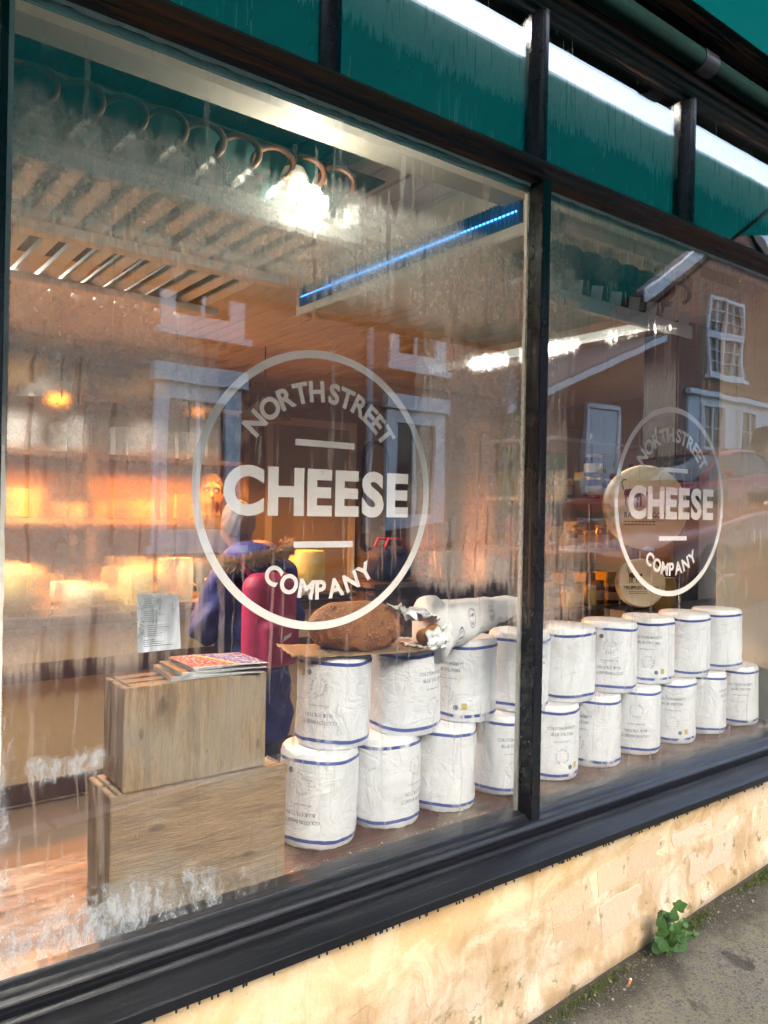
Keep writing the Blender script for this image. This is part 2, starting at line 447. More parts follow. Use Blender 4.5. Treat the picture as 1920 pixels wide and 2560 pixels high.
# rendered stone wall
t = NT('stained_cream_render'); P = t.coord(); x, y, z = t.xyz(P)
n1 = t.noise(P, 2.6, 6, .6, .4); n2 = t.noise(P, 7, 6, .6, .6); n3 = t.noise(P, 45, 5, .65); n4 = t.noise(t.map(P, (5, 5, 1.2)), 4, 5, .6)
c = t.mix(t.ramp(n1, [(.35, 0), (.65, 1)]), (.66, .49, .28), (.57, .38, .175))
c = t.mix(t.ramp(n2, [(.48, 0), (.60, .85)]), c, (.70, .58, .38))
hh = t.math('SUBTRACT', z, t.math('MULTIPLY', x, .079))
low = t.mr(t.math('ADD', hh, t.math('MULTIPLY', t.math('SUBTRACT', n2, .5), .35)), .40, .18)
c = t.mix(t.math('MULTIPLY', low, .75), c, t.mix(t.ramp(n2, [(.4, 0), (.6, 1)]), (.42, .30, .18), (.62, .53, .42)))
c = t.mix(t.ramp(t.math('ADD', n4, t.math('MULTIPLY', low, .12)), [(.58, 0), (.74, .5)]), c, (.38, .26, .13))
moss = t.math('MULTIPLY', t.mr(t.noise(P, 18, 5, .7), .56, .66), t.mr(hh, .30, .06))
c = t.mix(t.math('MULTIPLY', moss, .8), c, (.12, .12, .035))
wv_ = t.n('ShaderNodeVectorMath', operation='ADD'); t.put(wv_.inputs[0], P); t.put(wv_.inputs[1], t.mix(1.0, (0, 0, 0), t.math('MULTIPLY', n2, .22)))
crack = t.ramp(t.voro(wv_.outputs[0], 4.2, 'DISTANCE_TO_EDGE'), [(.0, 1), (.012, 0)])
cm = t.math('MULTIPLY', crack, t.mr(low, .15, .6))
c = t.mix(t.math('MULTIPLY', t.math('MULTIPLY', cm, t.mr(n2, .48, .60)), .5), c, (.26, .17, .09))
spk = t.mr(t.noise(P, 160, 2), .66, .72); c = t.mix(t.math('MULTIPLY', spk, .5), c, (.3, .2, .1))
h = t.math('SUBTRACT', t.math('ADD', t.math('MULTIPLY', n2, .6), t.math('MULTIPLY', n3, .22)), t.math('MULTIPLY', cm, .12))
M['render'] = t.done(t.bsdf(c, .85, 0, .3, t.bump(h, .6, .02)))
t = NT('bared_wall_stone'); P = t.coord()
ri = t.n('ShaderNodeObjectInfo').outputs['Random']
n1 = t.noise(P, 9, 6, .6, .5); n2 = t.noise(P, 70, 5)
c = t.mix(n1, (.54, .405, .25), (.60, .47, .31)); c = t.mix(t.mr(ri, .0, 1.0, 0, .9), c, (.56, .46, .35)); c = t.mix(t.mr(t.math('FRACT', t.math('MULTIPLY', ri, 7.3)), .5, 1.0, 0, .5), c, (.46, .33, .20))
c = t.mix(t.mr(t.noise(P, 16, 6, .7), .54, .66, 0, .8), c, (.55, .48, .40))
c = t.mix(t.mr(t.noise(P, 24, 5, .7), .6, .68, 0, .6), c, (.17, .15, .06))
M['stone'] = t.done(t.bsdf(c, .85, 0, .3, t.bump(t.math('ADD', n1, t.math('MULTIPLY', n2, .4)), .7, .012)))

# pavement: damp asphalt with moss and grit
t = NT('damp_asphalt'); P = t.coord(); x, y, z = t.xyz(P)
n1 = t.noise(P, 3.2, 6, .65, .5); n2 = t.noise(P, 26, 5, .7); n3 = t.noise(P, 220, 3, .6); v1 = t.voro(P, 130)
c = t.mix(n2, (.10, .095, .085), (.24, .225, .19))
mo = t.math('MULTIPLY', t.mr(n1, .34, .54), t.mr(n2, .32, .62))
c = t.mix(t.math('MULTIPLY', mo, .75), c, (.20, .19, .115))
wet = t.mr(t.math('ADD', y, t.math('MULTIPLY', t.math('SUBTRACT', n1, .5), .5)), -.26, -.12)
wet = t.math('MAXIMUM', wet, t.mr(t.noise(P, 5.5, 4, .6, .4), .60, .66))
c = t.mix(t.math('MULTIPLY', wet, .75), c, (.020, .018, .017))
gr = t.mr(v1, .34, .14); gm = t.math('MULTIPLY', gr, t.mr(t.noise(P, 60, 2), .48, .56)); c = t.mix(t.mr(t.noise(P, 110, 3, .7), .52, .62, 0, .6), c, (.035, .032, .03))
c = t.mix(t.math('MULTIPLY', gm, .8), c, (.30, .28, .24))
M['asphalt'] = t.done(t.bsdf(c, t.math('SUBTRACT', .88, t.math('MULTIPLY', wet, .35)), 0, .4, t.bump(t.math('ADD', t.math('MULTIPLY', n2, .5), t.math('ADD', t.math('MULTIPLY', n3, .4), t.math('MULTIPLY', gr, .5))), .8, .008)))
M['road'] = mk('road_asphalt', (.055, .055, .057), (.075, .073, .07), .8, scale=2, bump=.5, bscale=160)
M['kerb'] = mk('kerb_stone', (.26, .25, .24), (.19, .18, .17), .8, scale=8, bump=.4)
M['grit'] = mk('grit', (.30, .28, .25), (.12, .11, .10), .85, scale=60, bump=.4)

# interior paints and woods
M['plaster'] = mk('warm_grey_plaster', (.34, .31, .27), (.29, .26, .22), .8, scale=2, bump=.1)
M['cream_wall'] = mk('cream_wall', (.66, .62, .52), (.58, .54, .45), .7, scale=2, bump=.1)
M['ceil_board'] = mk('grey_ceiling_board', (.70, .69, .65), (.60, .59, .55), .6, scale=4, stretch=(1, .2, 1), bump=.1)
M['floor_wood'] = mk('shop_floor', (.13, .08, .05), (.09, .055, .035), .5, scale=4, stretch=(1, .2, 1))
def wood(name, c1, c2, stretch, scale=3.0, rough=.65, knots=(), grey=(.30, .26, .21)):
    t = NT(name); P = t.coord(); v = t.map(P, stretch)
    wob = t.noise(v, scale*.8, 4, .6, .8)
    kn = None
    for (kx, kz, kr) in knots:
        kr *= .55
        d = t.n('ShaderNodeVectorMath', operation='LENGTH'); t.put(d.inputs[0], t.map(P, tuple(.55*q/max(stretch)+.45 if False else (1.0 if q > 5 else .42) for q in stretch), tuple(-a*(1.0 if q > 5 else .42) for a, q in zip((kx, 0, kz), stretch))))
        xx, yy, zz = t.xyz(t.map(P, (1, 0, 1), (-kx, 0, -kz)))
        sx, sz = (1.0, .4) if stretch[0] > 5 else (.4, 1.0)
        dd = t.math('SQRT', t.math('ADD', t.math('POWER', t.math('MULTIPLY', xx, sx), 2.0), t.math('POWER', t.math('MULTIPLY', zz, sz), 2.0)))
        k1 = t.mr(dd, kr*3.2, 0, 0, 1.0)
        kn = k1 if kn is None else t.math('MAXIMUM', kn, k1)
    base = wob if kn is None else t.math('ADD', wob, t.math('MULTIPLY', kn, .9))
    ring = t.math('FRACT', t.math('MULTIPLY', base, 9.0)); ring = t.math('MULTIPLY', ring, t.mr(ring, 1.0, .8))
    n2 = t.noise(v, scale*7, 5, .7, .3); n3 = t.noise(P, 5, 5, .6); n4 = t.noise(v, scale*1.7, 3)
    c = t.mix(t.math('MULTIPLY', ring, .6), c1, c2)
    c = t.mix(t.mr(n4, .45, .70, 0, .55), c, tuple(q*.62 for q in c2))
    c = t.mix(t.mr(n2, .45, .75, 0, .55), c, tuple(q*.5 for q in c2))
    c = t.mix(t.mr(n3, .42, .66, 0, .55), c, grey)
    if kn is not None: c = t.mix(t.mr(kn, .55, .9, 0, .6), c, tuple(q*.4 for q in c2))
    sc = t.mr(t.noise(P, 40, 6, .75), .60, .70, 0, .4); c = t.mix(sc, c, tuple(q*.45 for q in c2))
    return t.done(t.bsdf(c, rough, 0, .35, t.bump(t.math('ADD', ring, n2), .4, .003)))
M['crate_h'] = wood('weathered_pine_level', (.33, .215, .12), (.19, .11, .058), (1.2, 12, 12), knots=((.64, .86, .012), (.86, .75, .010)))
M['crate_v'] = wood('weathered_pine_upright', (.38, .265, .15), (.21, .12, .06), (12, 12, 1.2), knots=((.650, 1.118, .014), (.605, 1.065, .008), (.885, 1.00, .008)))
M['crate_y'] = wood('weathered_pine_end', (.36, .27, .17), (.20, .13, .08), (12, 1.2, 12))
M['red_board'] = wood('red_brown_board', (.105, .035, .022), (.06, .02, .013), (1, 10, 10), rough=.35)
M['dark_wood'] = wood('dark_wood', (.045, .022, .012), (.02, .011, .007), (1, 10, 10), rough=.5)
M['shelf_wood'] = wood('shelf_pine', (.45, .27, .12), (.33, .18, .07), (1, 8, 8))
M['counter_cream'] = mk('cream_counter_front', (.70, .54, .31), (.64, .48, .27), .6, scale=2, bump=.08)
M['counter_brown'] = mk('brown_rail', (.10, .045, .02), (.07, .03, .015), .5, scale=4)

# objects
t = NT('waxed_cheese_paper'); P = t.coord()
ri = t.n('ShaderNodeObjectInfo').outputs['Random']
o3 = t.n('ShaderNodeVectorMath', operation='ADD'); t.put(o3.inputs[0], P); cm3 = t.n('ShaderNodeCombineXYZ')
for i in range(3): t.put(cm3.inputs[i], t.math('MULTIPLY', ri, 11+i*5.0))
t.put(o3.inputs[1], cm3.outputs[0]); P2 = o3.outputs[0]
n1 = t.noise(P2, 9, 5, .6, .8); n2 = t.noise(P2, 11, 4, .55, 1.6); rid = t.math('ABSOLUTE', t.math('SUBTRACT', n2, .5)); rid = t.mr(rid, 0, .10)
c = t.mix(t.mr(n1, .50, .75), (.70, .71, .73), (.60, .60, .63))
c = t.mix(t.mr(t.noise(P2, 20, 5, .7, .6), .60, .72, 0, .5), c, (.62, .52, .32))
M['paper'] = t.done(t.bsdf(c, .30, 0, .45, t.bump(t.math('ADD', t.math('MULTIPLY', rid, .5), n2), .30, .008)))
M['paper_flat'] = mk('white_paper', (.86, .86, .86), (.80, .80, .81), .55, scale=12, bump=.25, bscale=30)
t = NT('blue_printed_band'); P = t.coord(); ri = t.n('ShaderNodeObjectInfo').outputs['Random']
fd_ = t.math('MULTIPLY', t.mr(t.noise(t.map(P, (1, 1, .2)), 26, 5, .7), .50, .60), t.mr(t.noise(t.map(P, (1, 1, 1)), 5, 3), .42, .60))
M['blue_band'] = t.done(t.bsdf(t.mix(t.math('MULTIPLY', fd_, .9), t.mix(ri, (.03, .055, .26), (.06, .10, .34)), (.66, .67, .70)), .5))
M['ink'] = mk('grey_blue_ink', (.10, .11, .18), (.14, .15, .22), .6)
M['ink_black'] = mk('black_ink', (.03, .028, .03), (.04, .038, .04), .6)
M['sticker_y'] = mk('yellow_sticker', (.62, .50, .14), (.50, .40, .12), .5)
M['copper'] = mk('tarnished_copper', (.13, .05, .022), (.05, .022, .012), .5, .4, scale=25, bump=.2)
M['fin'] = mk('white_fin_metal', (.86, .86, .84), (.78, .78, .75), .45, scale=9)
M['steel'] = mk('brushed_steel', (.30, .30, .30), (.24, .24, .25), .35, .8, scale=8, stretch=(1, 1, 20))
M['dark'] = mk('black_plastic', (.018, .018, .02), (.026, .026, .028), .45)
M['teal_board'] = mk('dark_teal_board', (.018, .06, .056), (.014, .045, .042), .6)
M['blue_grille'] = mk('blue_grille', (.02, .08, .28), (.03, .12, .36), .4)
M['blue_glow'] = emis('blue_tube_glow', (.10, .45, 1.0), .7)
M['white_glow'] = emis('white_tube_glow', (1.0, .93, .78), .12)
M['spot_glow'] = emis('spot_glow', (1.0, .93, .75), 2.5)
M['lamp_glow'] = emis('amber_lamp_glow', (1.0, .42, .04), 1.1)
M['green_glow'] = emis('green_led_glow', (.05, 1.0, .2), 6.0)
M['shade_dark'] = mk('dark_lamp_shade', (.03, .026, .022), (.04, .035, .03), .5, scale=9)
M['shade_in'] = mk('amber_shade_lining', (.75, .38, .07), (.7, .34, .06), .5)
M['jar_glass'] = mk('dark_preserve_jar', (.10, .025, .012), (.05, .014, .01), .12, scale=30, bump=.05)
M['gold_lid'] = mk('gold_lid', (.55, .38, .12), (.45, .30, .09), .3, .8)
M['label_cream'] = mk('cream_label', (.62, .52, .38), (.55, .45, .32), .6)
M['cheese_y'] = mk('yellow_cheese', (.62, .46, .16), (.52, .36, .11), .55, scale=14)
M['cheese_pale'] = mk('pale_cheese_rind', (.68, .55, .33), (.60, .47, .27), .6, scale=10)
M['wheel'] = mk('printed_wheel_face', (.92, .82, .60), (.88, .76, .54), .55, scale=5, bump=.1)
M['yellow_box'] = mk('yellow_packet', (.62, .44, .02), (.5, .34, .02), .45)
M['white_box'] = mk('white_carton', (.62, .58, .52), (.54, .50, .45), .55)
M['green_box'] = mk('green_carton', (.05, .26, .05), (.04, .2, .04), .5)
M['red_box'] = mk('dark_red_carton', (.22, .03, .02), (.16, .02, .02), .5)
M['amber_glass'] = mk('amber_bottle', (.34, .14, .03), (.26, .10, .02), .2)
M['skin'] = mk('skin', (.26, .13, .085), (.22, .11, .07), .5, scale=14, bump=.05)
M['hair'] = mk('dark_hair', (.035, .02, .012), (.02, .012, .008), .6, stretch=(8, 8, 1), scale=20, bump=.6)
M['grey_hair'] = mk('grey_hair', (.20, .13, .10), (.12, .08, .06), .65, stretch=(8, 8, 1), scale=20, bump=.6)
M['navy_shirt'] = mk('navy_shirt', (.02, .025, .045), (.014, .018, .035), .8)
M['navy_jacket'] = mk('navy_jacket', (.008, .011, .06), (.006, .008, .04), .7, scale=8, bump=.4, bscale=18, bdist=.02)
M['parka'] = mk('royal_blue_parka', (.020, .028, .19), (.013, .018, .12), .65, scale=8, bump=.5, bscale=18, bdist=.02)
M['maroon'] = mk('maroon_rucksack', (.38, .015, .09), (.27, .01, .06), .6, scale=8, bump=.4, bscale=25, bdist=.01)
M['fur'] = mk('brown_fur', (.66, .52, .36), (.42, .31, .20), .9, scale=30)
M['crust'] = None
t = NT('seeded_crust'); P = t.coord()
n1 = t.noise(P, 12, 5, .6); n2 = t.noise(P, 70, 5, .7); v1 = t.voro(P, 95); 
c = t.mix(t.ramp(n1, [(.35, 0), (.65, 1)]), (.40, .16, .05), (.24, .085, .028))
sd = t.math('MULTIPLY', t.mr(v1, .38, .20), t.mr(t.noise(P, 22, 3), .42, .55))
c = t.mix(sd, c, t.mix(n2, (.66, .42, .19), (.44, .22, .08)))
M['crust'] = t.done(t.bsdf(c, .6, 0, .4, t.bump(t.math('ADD', n2, sd), .9, .006)))
M['kraft'] = mk('kraft_paper', (.30, .19, .10), (.24, .15, .08), .7, scale=20, bump=.4)
M['crumb'] = mk('golden_crust', (.42, .18, .045), (.30, .12, .03), .6, scale=30, bump=.5)
M['leaf'] = mk('weed_leaf', (.045, .13, .022), (.03, .085, .018), .5, scale=30, bump=.3)
M['leaf2'] = mk('young_weed_leaf', (.10, .24, .035), (.07, .18, .03), .5, scale=30, bump=.3)
M['moss'] = mk('moss', (.10, .13, .02), (.06, .09, .015), .9, scale=40, bump=.6)
M['filter'] = mk('orange_filter_paper', (.62, .24, .05), (.5, .18, .04), .7)
# street
t = NT('red_brick_wall'); P = t.coord()
b = t.n('ShaderNodeTexBrick'); t.put(b.inputs['Vector'], t.map(P, (1, 1, 1), (0, 0, 0), (R(90), 0, 0)))
b.inputs['Scale'].default_value = 1.0; b.inputs['Brick Width'].default_value = .225; b.inputs['Row Height'].default_value = .075; b.inputs['Mortar Size'].default_value = .006
b.inputs['Color1'].default_value = (.38, .18, .125, 1); b.inputs['Color2'].default_value = (.31, .14, .10, 1); b.inputs['Mortar'].default_value = (.22, .16, .13, 1)
M['brick_flat'] = t.done(t.bsdf(t.mix(t.math('MULTIPLY', t.noise(P, 5, 5), .5), b.outputs[0], (.20, .09, .06)), .85, 0, .2, t.bump(b.outputs['Fac'], -.5, .01)))
t = NT('loose_brick'); ri = t.n('ShaderNodeObjectInfo').outputs['Random']; P = t.coord()
wn = t.n('ShaderNodeTexWhiteNoise'); wn.noise_dimensions = '3D'; sn = t.n('ShaderNodeVectorMath', operation='SNAP'); t.put(sn.inputs[0], P); sn.inputs[1].default_value = (.225, 9, .075); t.put(wn.inputs[0], sn.outputs[0])
c = t.mix(t.math('FRACT', t.math('ADD', ri, wn.outputs[0])), (.42, .20, .14), (.29, .135, .095))
M['brick'] = t.done(t.bsdf(c, .85, 0, .2, t.bump(t.noise(P, 60, 4), .4, .01)))
M['mortar'] = mk('mortar', (.25, .19, .15), (.20, .15, .12), .9)
M['white_frame'] = mk('white_frame_paint', (.80, .80, .80), (.74, .74, .75), .4, bump=.05)
M['white_wall'] = mk('white_painted_wall', (.76, .77, .79), (.70, .71, .73), .6, bump=.1)
M['tile'] = mk('grey_roof_tile', (.30, .27, .25), (.20, .18, .17), .7, scale=4)
M['pane_dark'] = mk('reflecting_pane', (.05, .06, .065), (.03, .036, .04), .06, scale=2, bump=.0)
M['pipe'] = mk('grey_drain_pipe', (.45, .45, .47), (.38, .38, .40), .4)
M['green_fence'] = mk('green_boarding', (.06, .16, .05), (.05, .12, .04), .7)
M['red_car'] = mk('dark_red_car_paint', (.46, .028, .036), (.40, .022, .03), .12, spec=.8, bump=.0)
M['orange_car'] = mk('orange_car_paint', (.50, .13, .035), (.45, .11, .03), .14, spec=.8, bump=.0)
M['white_car'] = mk('white_car_paint', (.72, .73, .75), (.68, .69, .71), .15, spec=.8, bump=.0)
M['tyre'] = mk('tyre_rubber', (.02, .02, .02), (.028, .028, .028), .8)
M['alloy'] = mk('alloy_rim', (.45, .45, .46), (.4, .4, .41), .3, .9)
M['slate'] = mk('roof_slate', (.10, .10, .11), (.07, .07, .08), .7, scale=5)
M['sign_white'] = mk('painted_sign', (.66, .65, .60), (.58, .57, .52), .7)
M['menu'] = mk('menu_sheet', (.88, .90, .95), (.84, .86, .92), .5)

# ------------------------------------------------------------------ ground
def sloped(name, x0, x1, y0, y1, dz, mat, nx=40, ny=12, jit=0.0):
    mb = MB(); v = []; f = []
    for j in range(ny+1):
        for i in range(nx+1):
            x = x0+(x1-x0)*i/nx; y = y0+(y1-y0)*j/ny
            v.append((x, y, gz(x, y)+dz+(rnd.uniform(-jit, jit) if jit else 0)))
    for j in range(ny):
        for i in range(nx):
            a = j*(nx+1)+i; f.append((a, a+1, a+nx+2, a+nx+1))
    mb.raw(v, f); o = mb.build(name, mat, None, smooth=180); return struct(o)
sloped('ground', -120, 160, -160, 120, -.62, M['road'], 8, 60)
sloped('pavement', -12, 45, -2.2, .02, 0.0, M['asphalt'], 120, 6)
sloped('road', -12, 45, -6.6, -2.2, -.11, M['road'], 60, 8)
kb = MB()
for i in range(30):
    x = -6+i*1.0
    v = []
    for (y, dz) in ((-2.33, -.12), (-2.2, -.12), (-2.2, .006), (-2.33, .006)):
        v += [(x, y, gz(x)+dz), (x+.985, y, gz(x+.985)+dz)]
    kb.raw(v, [(0,1,3,2),(2,3,5,4),(4,5,7,6),(6,7,1,0),(0,2,4,6),(1,7,5,3)])
struct(kb.build('kerb', M['kerb'], None, bevel=.008))
sloped('far_pavement', -12, 45, -8.2, -6.6, 0.0, M['road'], 40, 3)

# ------------------------------------------------------------------ shopfront
XL, XM0, XM1, XR = .303, 1.686, 1.722, 3.36
ZB, ZT = .694, 2.50
sf = thing('shopfront', 'black painted timber shopfront with two tall misted windows and small panes above', 'shopfront', (1.7, 0, ZB))
# sill: bottom rail, rolled nosing, step and weathered board
prof = [(.05, .60), (.05, .690), (.006, .694), (-.022, .693), (-.030, .684), (-.040, .682), (-.052, .680), (-.060, .676), (-.064, .668), (-.062, .660), (-.054, .655), (-.054, .650), (-.072, .648), (-.076, .640), (-.150, .632), (-.154, .628), (-.154, .606), (-.148, .603), (-.06, .603)]
MB().prism(prof, 'x', -1.6, 4.6).build('sill', M['black'], sf, bevel=.0015, smooth=40)
# hanging drips along the sill's lower edge
dp = MB()
for i in range(130):
    x = -.2 + rnd.random()*3.6
    dp.lathe([(.0, -.006), (.0022, -.0035), (.0028, 0.0), (.002, .0015)], 6, (x, -.150-rnd.random()*.003, .6025))
o = dp.build('drip_row', M['black'], sf, smooth=180); o['kind'] = 'stuff'
# jambs
def post(name, x0, x1, z0, z1, yf, yb, mat, moulded=True):
    w_ = x1-x0
    if moulded:
        p = [(x0, yb), (x0, -.004), (x0+.10*w_, -.012), (x0+.12*w_, -.022), (x0+.30*w_, yf+.006), (x0+.36*w_, yf), (x0+.64*w_, yf), (x0+.70*w_, yf+.006), (x0+.88*w_, -.022), (x0+.90*w_, -.012), (x1, -.004), (x1, yb)]
    else: p = [(x0, yb), (x0, yf), (x1, yf), (x1, yb)]
    mb = MB(); n = len(p)
    mb.raw([(a, b, z0) for a, b in p]+[(a, b, z1) for a, b in p], [(i, (i+1) % n, n+(i+1) % n, n+i) for i in range(n)]+[tuple(range(n)), tuple(range(2*n-1, n-1, -1))])
    return mb.build(name, mat, sf, bevel=.0012, smooth=40)
post('jamb', .15, XL, .66, 2.5, -.055, .06, M['black_v'])
post('jamb', XR, 3.449, .66, 2.5, -.055, .06, M['black_v'])
post('mullion', XM0, XM1, .675, 2.5, -.046, .006, M['black_v'], False)
MB().box((XM0-.001, .0085, .69), (XM1+.002, .026, 2.498)).build('inner_mullion', M['soft_white'], sf, bevel=.003)
MB().box((XL-.10, .0085, .69), (XL+.012, .045, 2.498)).build('inner_jamb', M['soft_white'], sf, bevel=.003)
# transom, worn, with a stepped moulding
tp = [(.05, 2.50), (-.006, 2.50), (-.012, 2.508), (-.030, 2.512), (-.034, 2.522), (-.050, 2.528), (-.056, 2.540), (-.050, 2.552), (-.036, 2.556), (-.004, 2.562), (.05, 2.562)]
MB().prism(tp, 'x', -1.6, 4.6).build('transom', M['black_worn'], sf, bevel=.0012, smooth=35)
MB().box((-1.6, .0085, 2.478), (4.6, .05, 2.4985)).build('inner_transom', M['soft_white'], sf, bevel=.003)
up_ = [(.05, 2.985), (-.008, 2.985), (-.012, 2.994), (-.028, 2.998), (-.032, 3.010), (-.044, 3.016), (-.048, 3.030), (-.058, 3.036), (-.060, 3.056), (-.052, 3.066), (-.052, 3.160), (.05, 3.160)]
MB().prism(up_, 'x', -1.6, 4.6).build('head_rail', M['black_worn'], sf, bevel=.0012, smooth=35)
for x1 in (.30, 1.014, 1.722, 2.477, 3.2):
    post('upper_mullion', x1-.050, x1, 2.558, 2.990, -.042, .05, M['black_v'])
co = [(.06, 3.165), (-.205, 3.165), (-.212, 3.150), (-.232, 3.150), (-.238, 3.164), (-.262, 3.180), (-.270, 3.195), (-.258, 3.198), (-.225, 3.20), (-.225, 3.55), (-.30, 3.60), (-.30, 3.66), (.06, 3.66)]
MB().prism(co, 'x', -1.6, 4.9).build('cornice', M['black_worn'], sf, bevel=.0015, smooth=35)
# panes
for k, (x0, x1, z0, z1, mt, lab) in enumerate(((XL-.02, XM0+.004, ZB-.006, ZT+.004, 'fog_left', 'large misted pane over the wooden crates'), (XM1-.004, XR+.01, ZB-.006, ZT+.004, 'fog_right', 'large clearer pane beyond the mullion'))):
    p = MB().box((x0, -.003, z0), (x1, .003, z1)).build('glass_pane', M['glass'], sf); p['label'] = lab
    f = MB().raw([(x0, .0052, z0), (x1, .0052, z0), (x1, .0052, z1), (x0, .0052, z1)], [(0, 1, 2, 3)]).build('condensation', M[mt], p); f['kind'] = 'stuff'
    # uneven putty line round the pane
    pb = MB(); 
    for side in ('l', 't'):
        n = 60; v = []; fc = []
        for i in range(n+1):
            q = i/n; jw = .006+rnd.random()*.0035
            if side == 'l': z = z0+.01+(z1-z0-.02)*q; a = x0+.02 if k == 0 else x0+.005; v += [(a, -.0042, z), (a+jw, -.0042, z)]
            else: x = x0+.01+(x1-x0-.02)*q; v += [(x, -.0042, z1-.004), (x, -.0042, z1-.004-jw*1.4)]
            if i: b = 2*i; fc.append((b-2, b-1, b+1, b))
        pb.raw(v, fc)
    pb.build('putty_line', M['white_putty'], p)
    # vinyl logo on the inside of the glass
    cx, cz, RR = ((.998, 1.597, .327), (2.434, 1.603, .327))[k]
    YV = .0041
    lg = thing('window_logo', ('large round frosted NORTH STREET CHEESE COMPANY logo on the misted pane', 'round frosted NORTH STREET CHEESE COMPANY logo on the clearer pane')[k], 'logo', (cx, YV, cz), 'round window logos')
    n = 120; v = []; fc = []
    for i in range(n):
        q = 2*math.pi*i/n
        v += [(cx+RR*math.cos(q), YV, cz+RR*math.sin(q)), (cx+(RR-.0185)*math.cos(q), YV, cz+(RR-.0185)*math.sin(q))]
        j = (i+1) % n; fc.append((2*i, 2*i+1, 2*j+1, 2*j))
    MB().raw(v, fc).build('ring', M['vinyl'], lg)
    def put(V, F, name='letter'):
        for V1, F1 in islands(V, F): MB().raw([(cx+a, YV, cz+b) for a, b in V1], F1).build(name, M['vinyl'], lg)
    V, F = text2d('CHEESE', .104, BD2, .065, .512); V[:, 1] -= .061; V[:, 0] += .002; put(V, F)
    put(*text_arc('NORTH STREET', .047, .206, -58, 58, BD))
    put(*text_arc('COMPANY', .043, .256, 180+38, 180-38, BD, True))
    for zz in (.109, -.127):
        a = -.083+.006; put(np.array([(a, zz-.0075), (a+.166, zz-.0075), (a+.166, zz+.0075), (a, zz+.0075)]), [(0, 1, 2, 3)], 'bar')
xs = (-1.0, .25, .964+.05, 1.722, 2.477, 3.2)
for a, b in ((.30, .964), (1.014, 1.672), (1.722, 2.427), (2.477, 3.15)):
    p = MB().box((a-.008, -.003, 2.556), (b+.008, .003, 2.992)).build('upper_pane', M['glass_up'], sf)
    f = MB().raw([(a-.008, .0052, 2.556), (b+.008, .0052, 2.556), (b+.008, .0052, 2.992), (a-.008, .0052, 2.992)], [(0, 1, 2, 3)]).build('condensation', M['fog_top'], p); f['kind'] = 'stuff'
# traces of an older sign: letter outlines left on the glass
def outline(V, F):
    from collections import Counter
    c = Counter()
    for f in F:
        for i in range(len(f)): c[tuple(sorted((f[i], f[(i+1) % len(f)])))] += 1
    return [e for e, k in c.items() if k == 1]
gp = [o for o in sf.children if o.name.startswith('glass_pane')][0]
gm = MB()
for s, cap, x, z, rot in (('TS', .055, .80, 2.232, 0), ('&', .058, .905, 2.235, 0), ('fly', .07, 1.04, 2.235, 0), ('S', .13, 1.40, 2.09, 0), ('HIP', .11, 1.53, 2.10, 0)):
    V, F = text2d(s, cap, 0, .08)
    for a, b in outline(V, F):
        p0 = Vector((V[a][0], V[a][1])); p1 = Vector((V[b][0], V[b][1])); d = p1-p0
        if d.length < 1e-6: continue
        q = Vector((-d.y, d.x)).normalized()*.0006
        gm.raw([(x+p.x, .0046, z+p.y) for p in (p0+q, p0-q, p1-q, p1+q)], [(0, 1, 2, 3)])
gm.build('letter_trace', M['residue'], gp)['kind'] = 'stuff'

# ------------------------------------------------------------------ awning
aw = thing('awning', 'teal cloth shop awning stretched out over the pavement above the windows', 'awning', (1.0, -.2, 3.05))
nx, ny = 44, 12; v = []; f = []
for j in range(ny+1):
    for i in range(nx+1):
        u = i/nx; q = j/ny; fl_ = max(0.0, (.30-q)/.30); x = -2.4+(3.47+1.3*fl_*fl_+2.4)*u
        v.append((x, -.255-1.245*q, 3.062-.602*q-.035*math.sin(math.pi*q)))
for j in range(ny):
    for i in range(nx): a = j*(nx+1)+i; f.append((a, a+1, a+nx+2, a+nx+1))
MB().raw(v, f).build('cloth', M['awning'], aw, smooth=180)
MB().tube([(-2.4, -1.5, 2.45), (3.48, -1.5, 2.45)], .018, 10).build('front_bar', M['teal_roll'], aw, smooth=60)
MB().tube([(-1.6, -.100, 3.063), (2.36, -.100, 3.063)], .034, 18).build('roller', M['teal_roll'], aw, smooth=60)
MB().tube([(2.36, -.100, 3.063), (2.44, -.100, 3.063)], .038, 18).build('roller_sleeve', M['black'], aw, smooth=60)
MB().tube([(2.44, -.100, 3.063), (4.4, -.100, 3.063)], .033, 18).build('roller', M['teal_roll'], aw, smooth=60)
for x in (-1.4, 3.42):
    MB().tube([(x, -.09, 2.97), (x+.02, -.80, 2.60), (x, -1.5, 2.45)], .009, 8).build('arm', M['dark'], aw, smooth=60)
    MB().box((x-.015, -.12, 2.93), (x+.015, -.061, 3.02)).build('bracket', M['dark'], aw, bevel=.004)

# ------------------------------------------------------------------ stall riser: rendered stone wall
rw = thing('stone_wall', 'low cream rendered stone wall under the window sill, patched and mossy', 'wall', (1.7, -.06, 0))
nx, nz = 190, 40; v = []; f = []
from mathutils import noise as mnoise
def wall_y(x, z):
    h = z-gz(x)
    d = -.062 + .007*mnoise.noise((x*2.2, z*2.2, 1.3)) + .003*mnoise.noise((x*9, z*9, 4.1))
    bare = max(0.0, min(1.0, (.36 + .10*mnoise.noise((x*1.6, 3.3, 0)) - h)/.05)) * max(0.0, min(1.0, (x-1.2)/.35))
    bulge = .018*max(0, 1-abs(h-.03)/.06)
    return d + .012*bare - bulge
for j in range(nz+1):
    for i in range(nx+1):
        x = -1.4+6.0*i/nx; z = -.2+.81*j/nz; v.append((x, wall_y(x, z), z))
for j in range(nz):
    for i in range(nx): a = j*(nx+1)+i; f.append((a, a+1, a+nx+2, a+nx+1))
n0 = len(v)
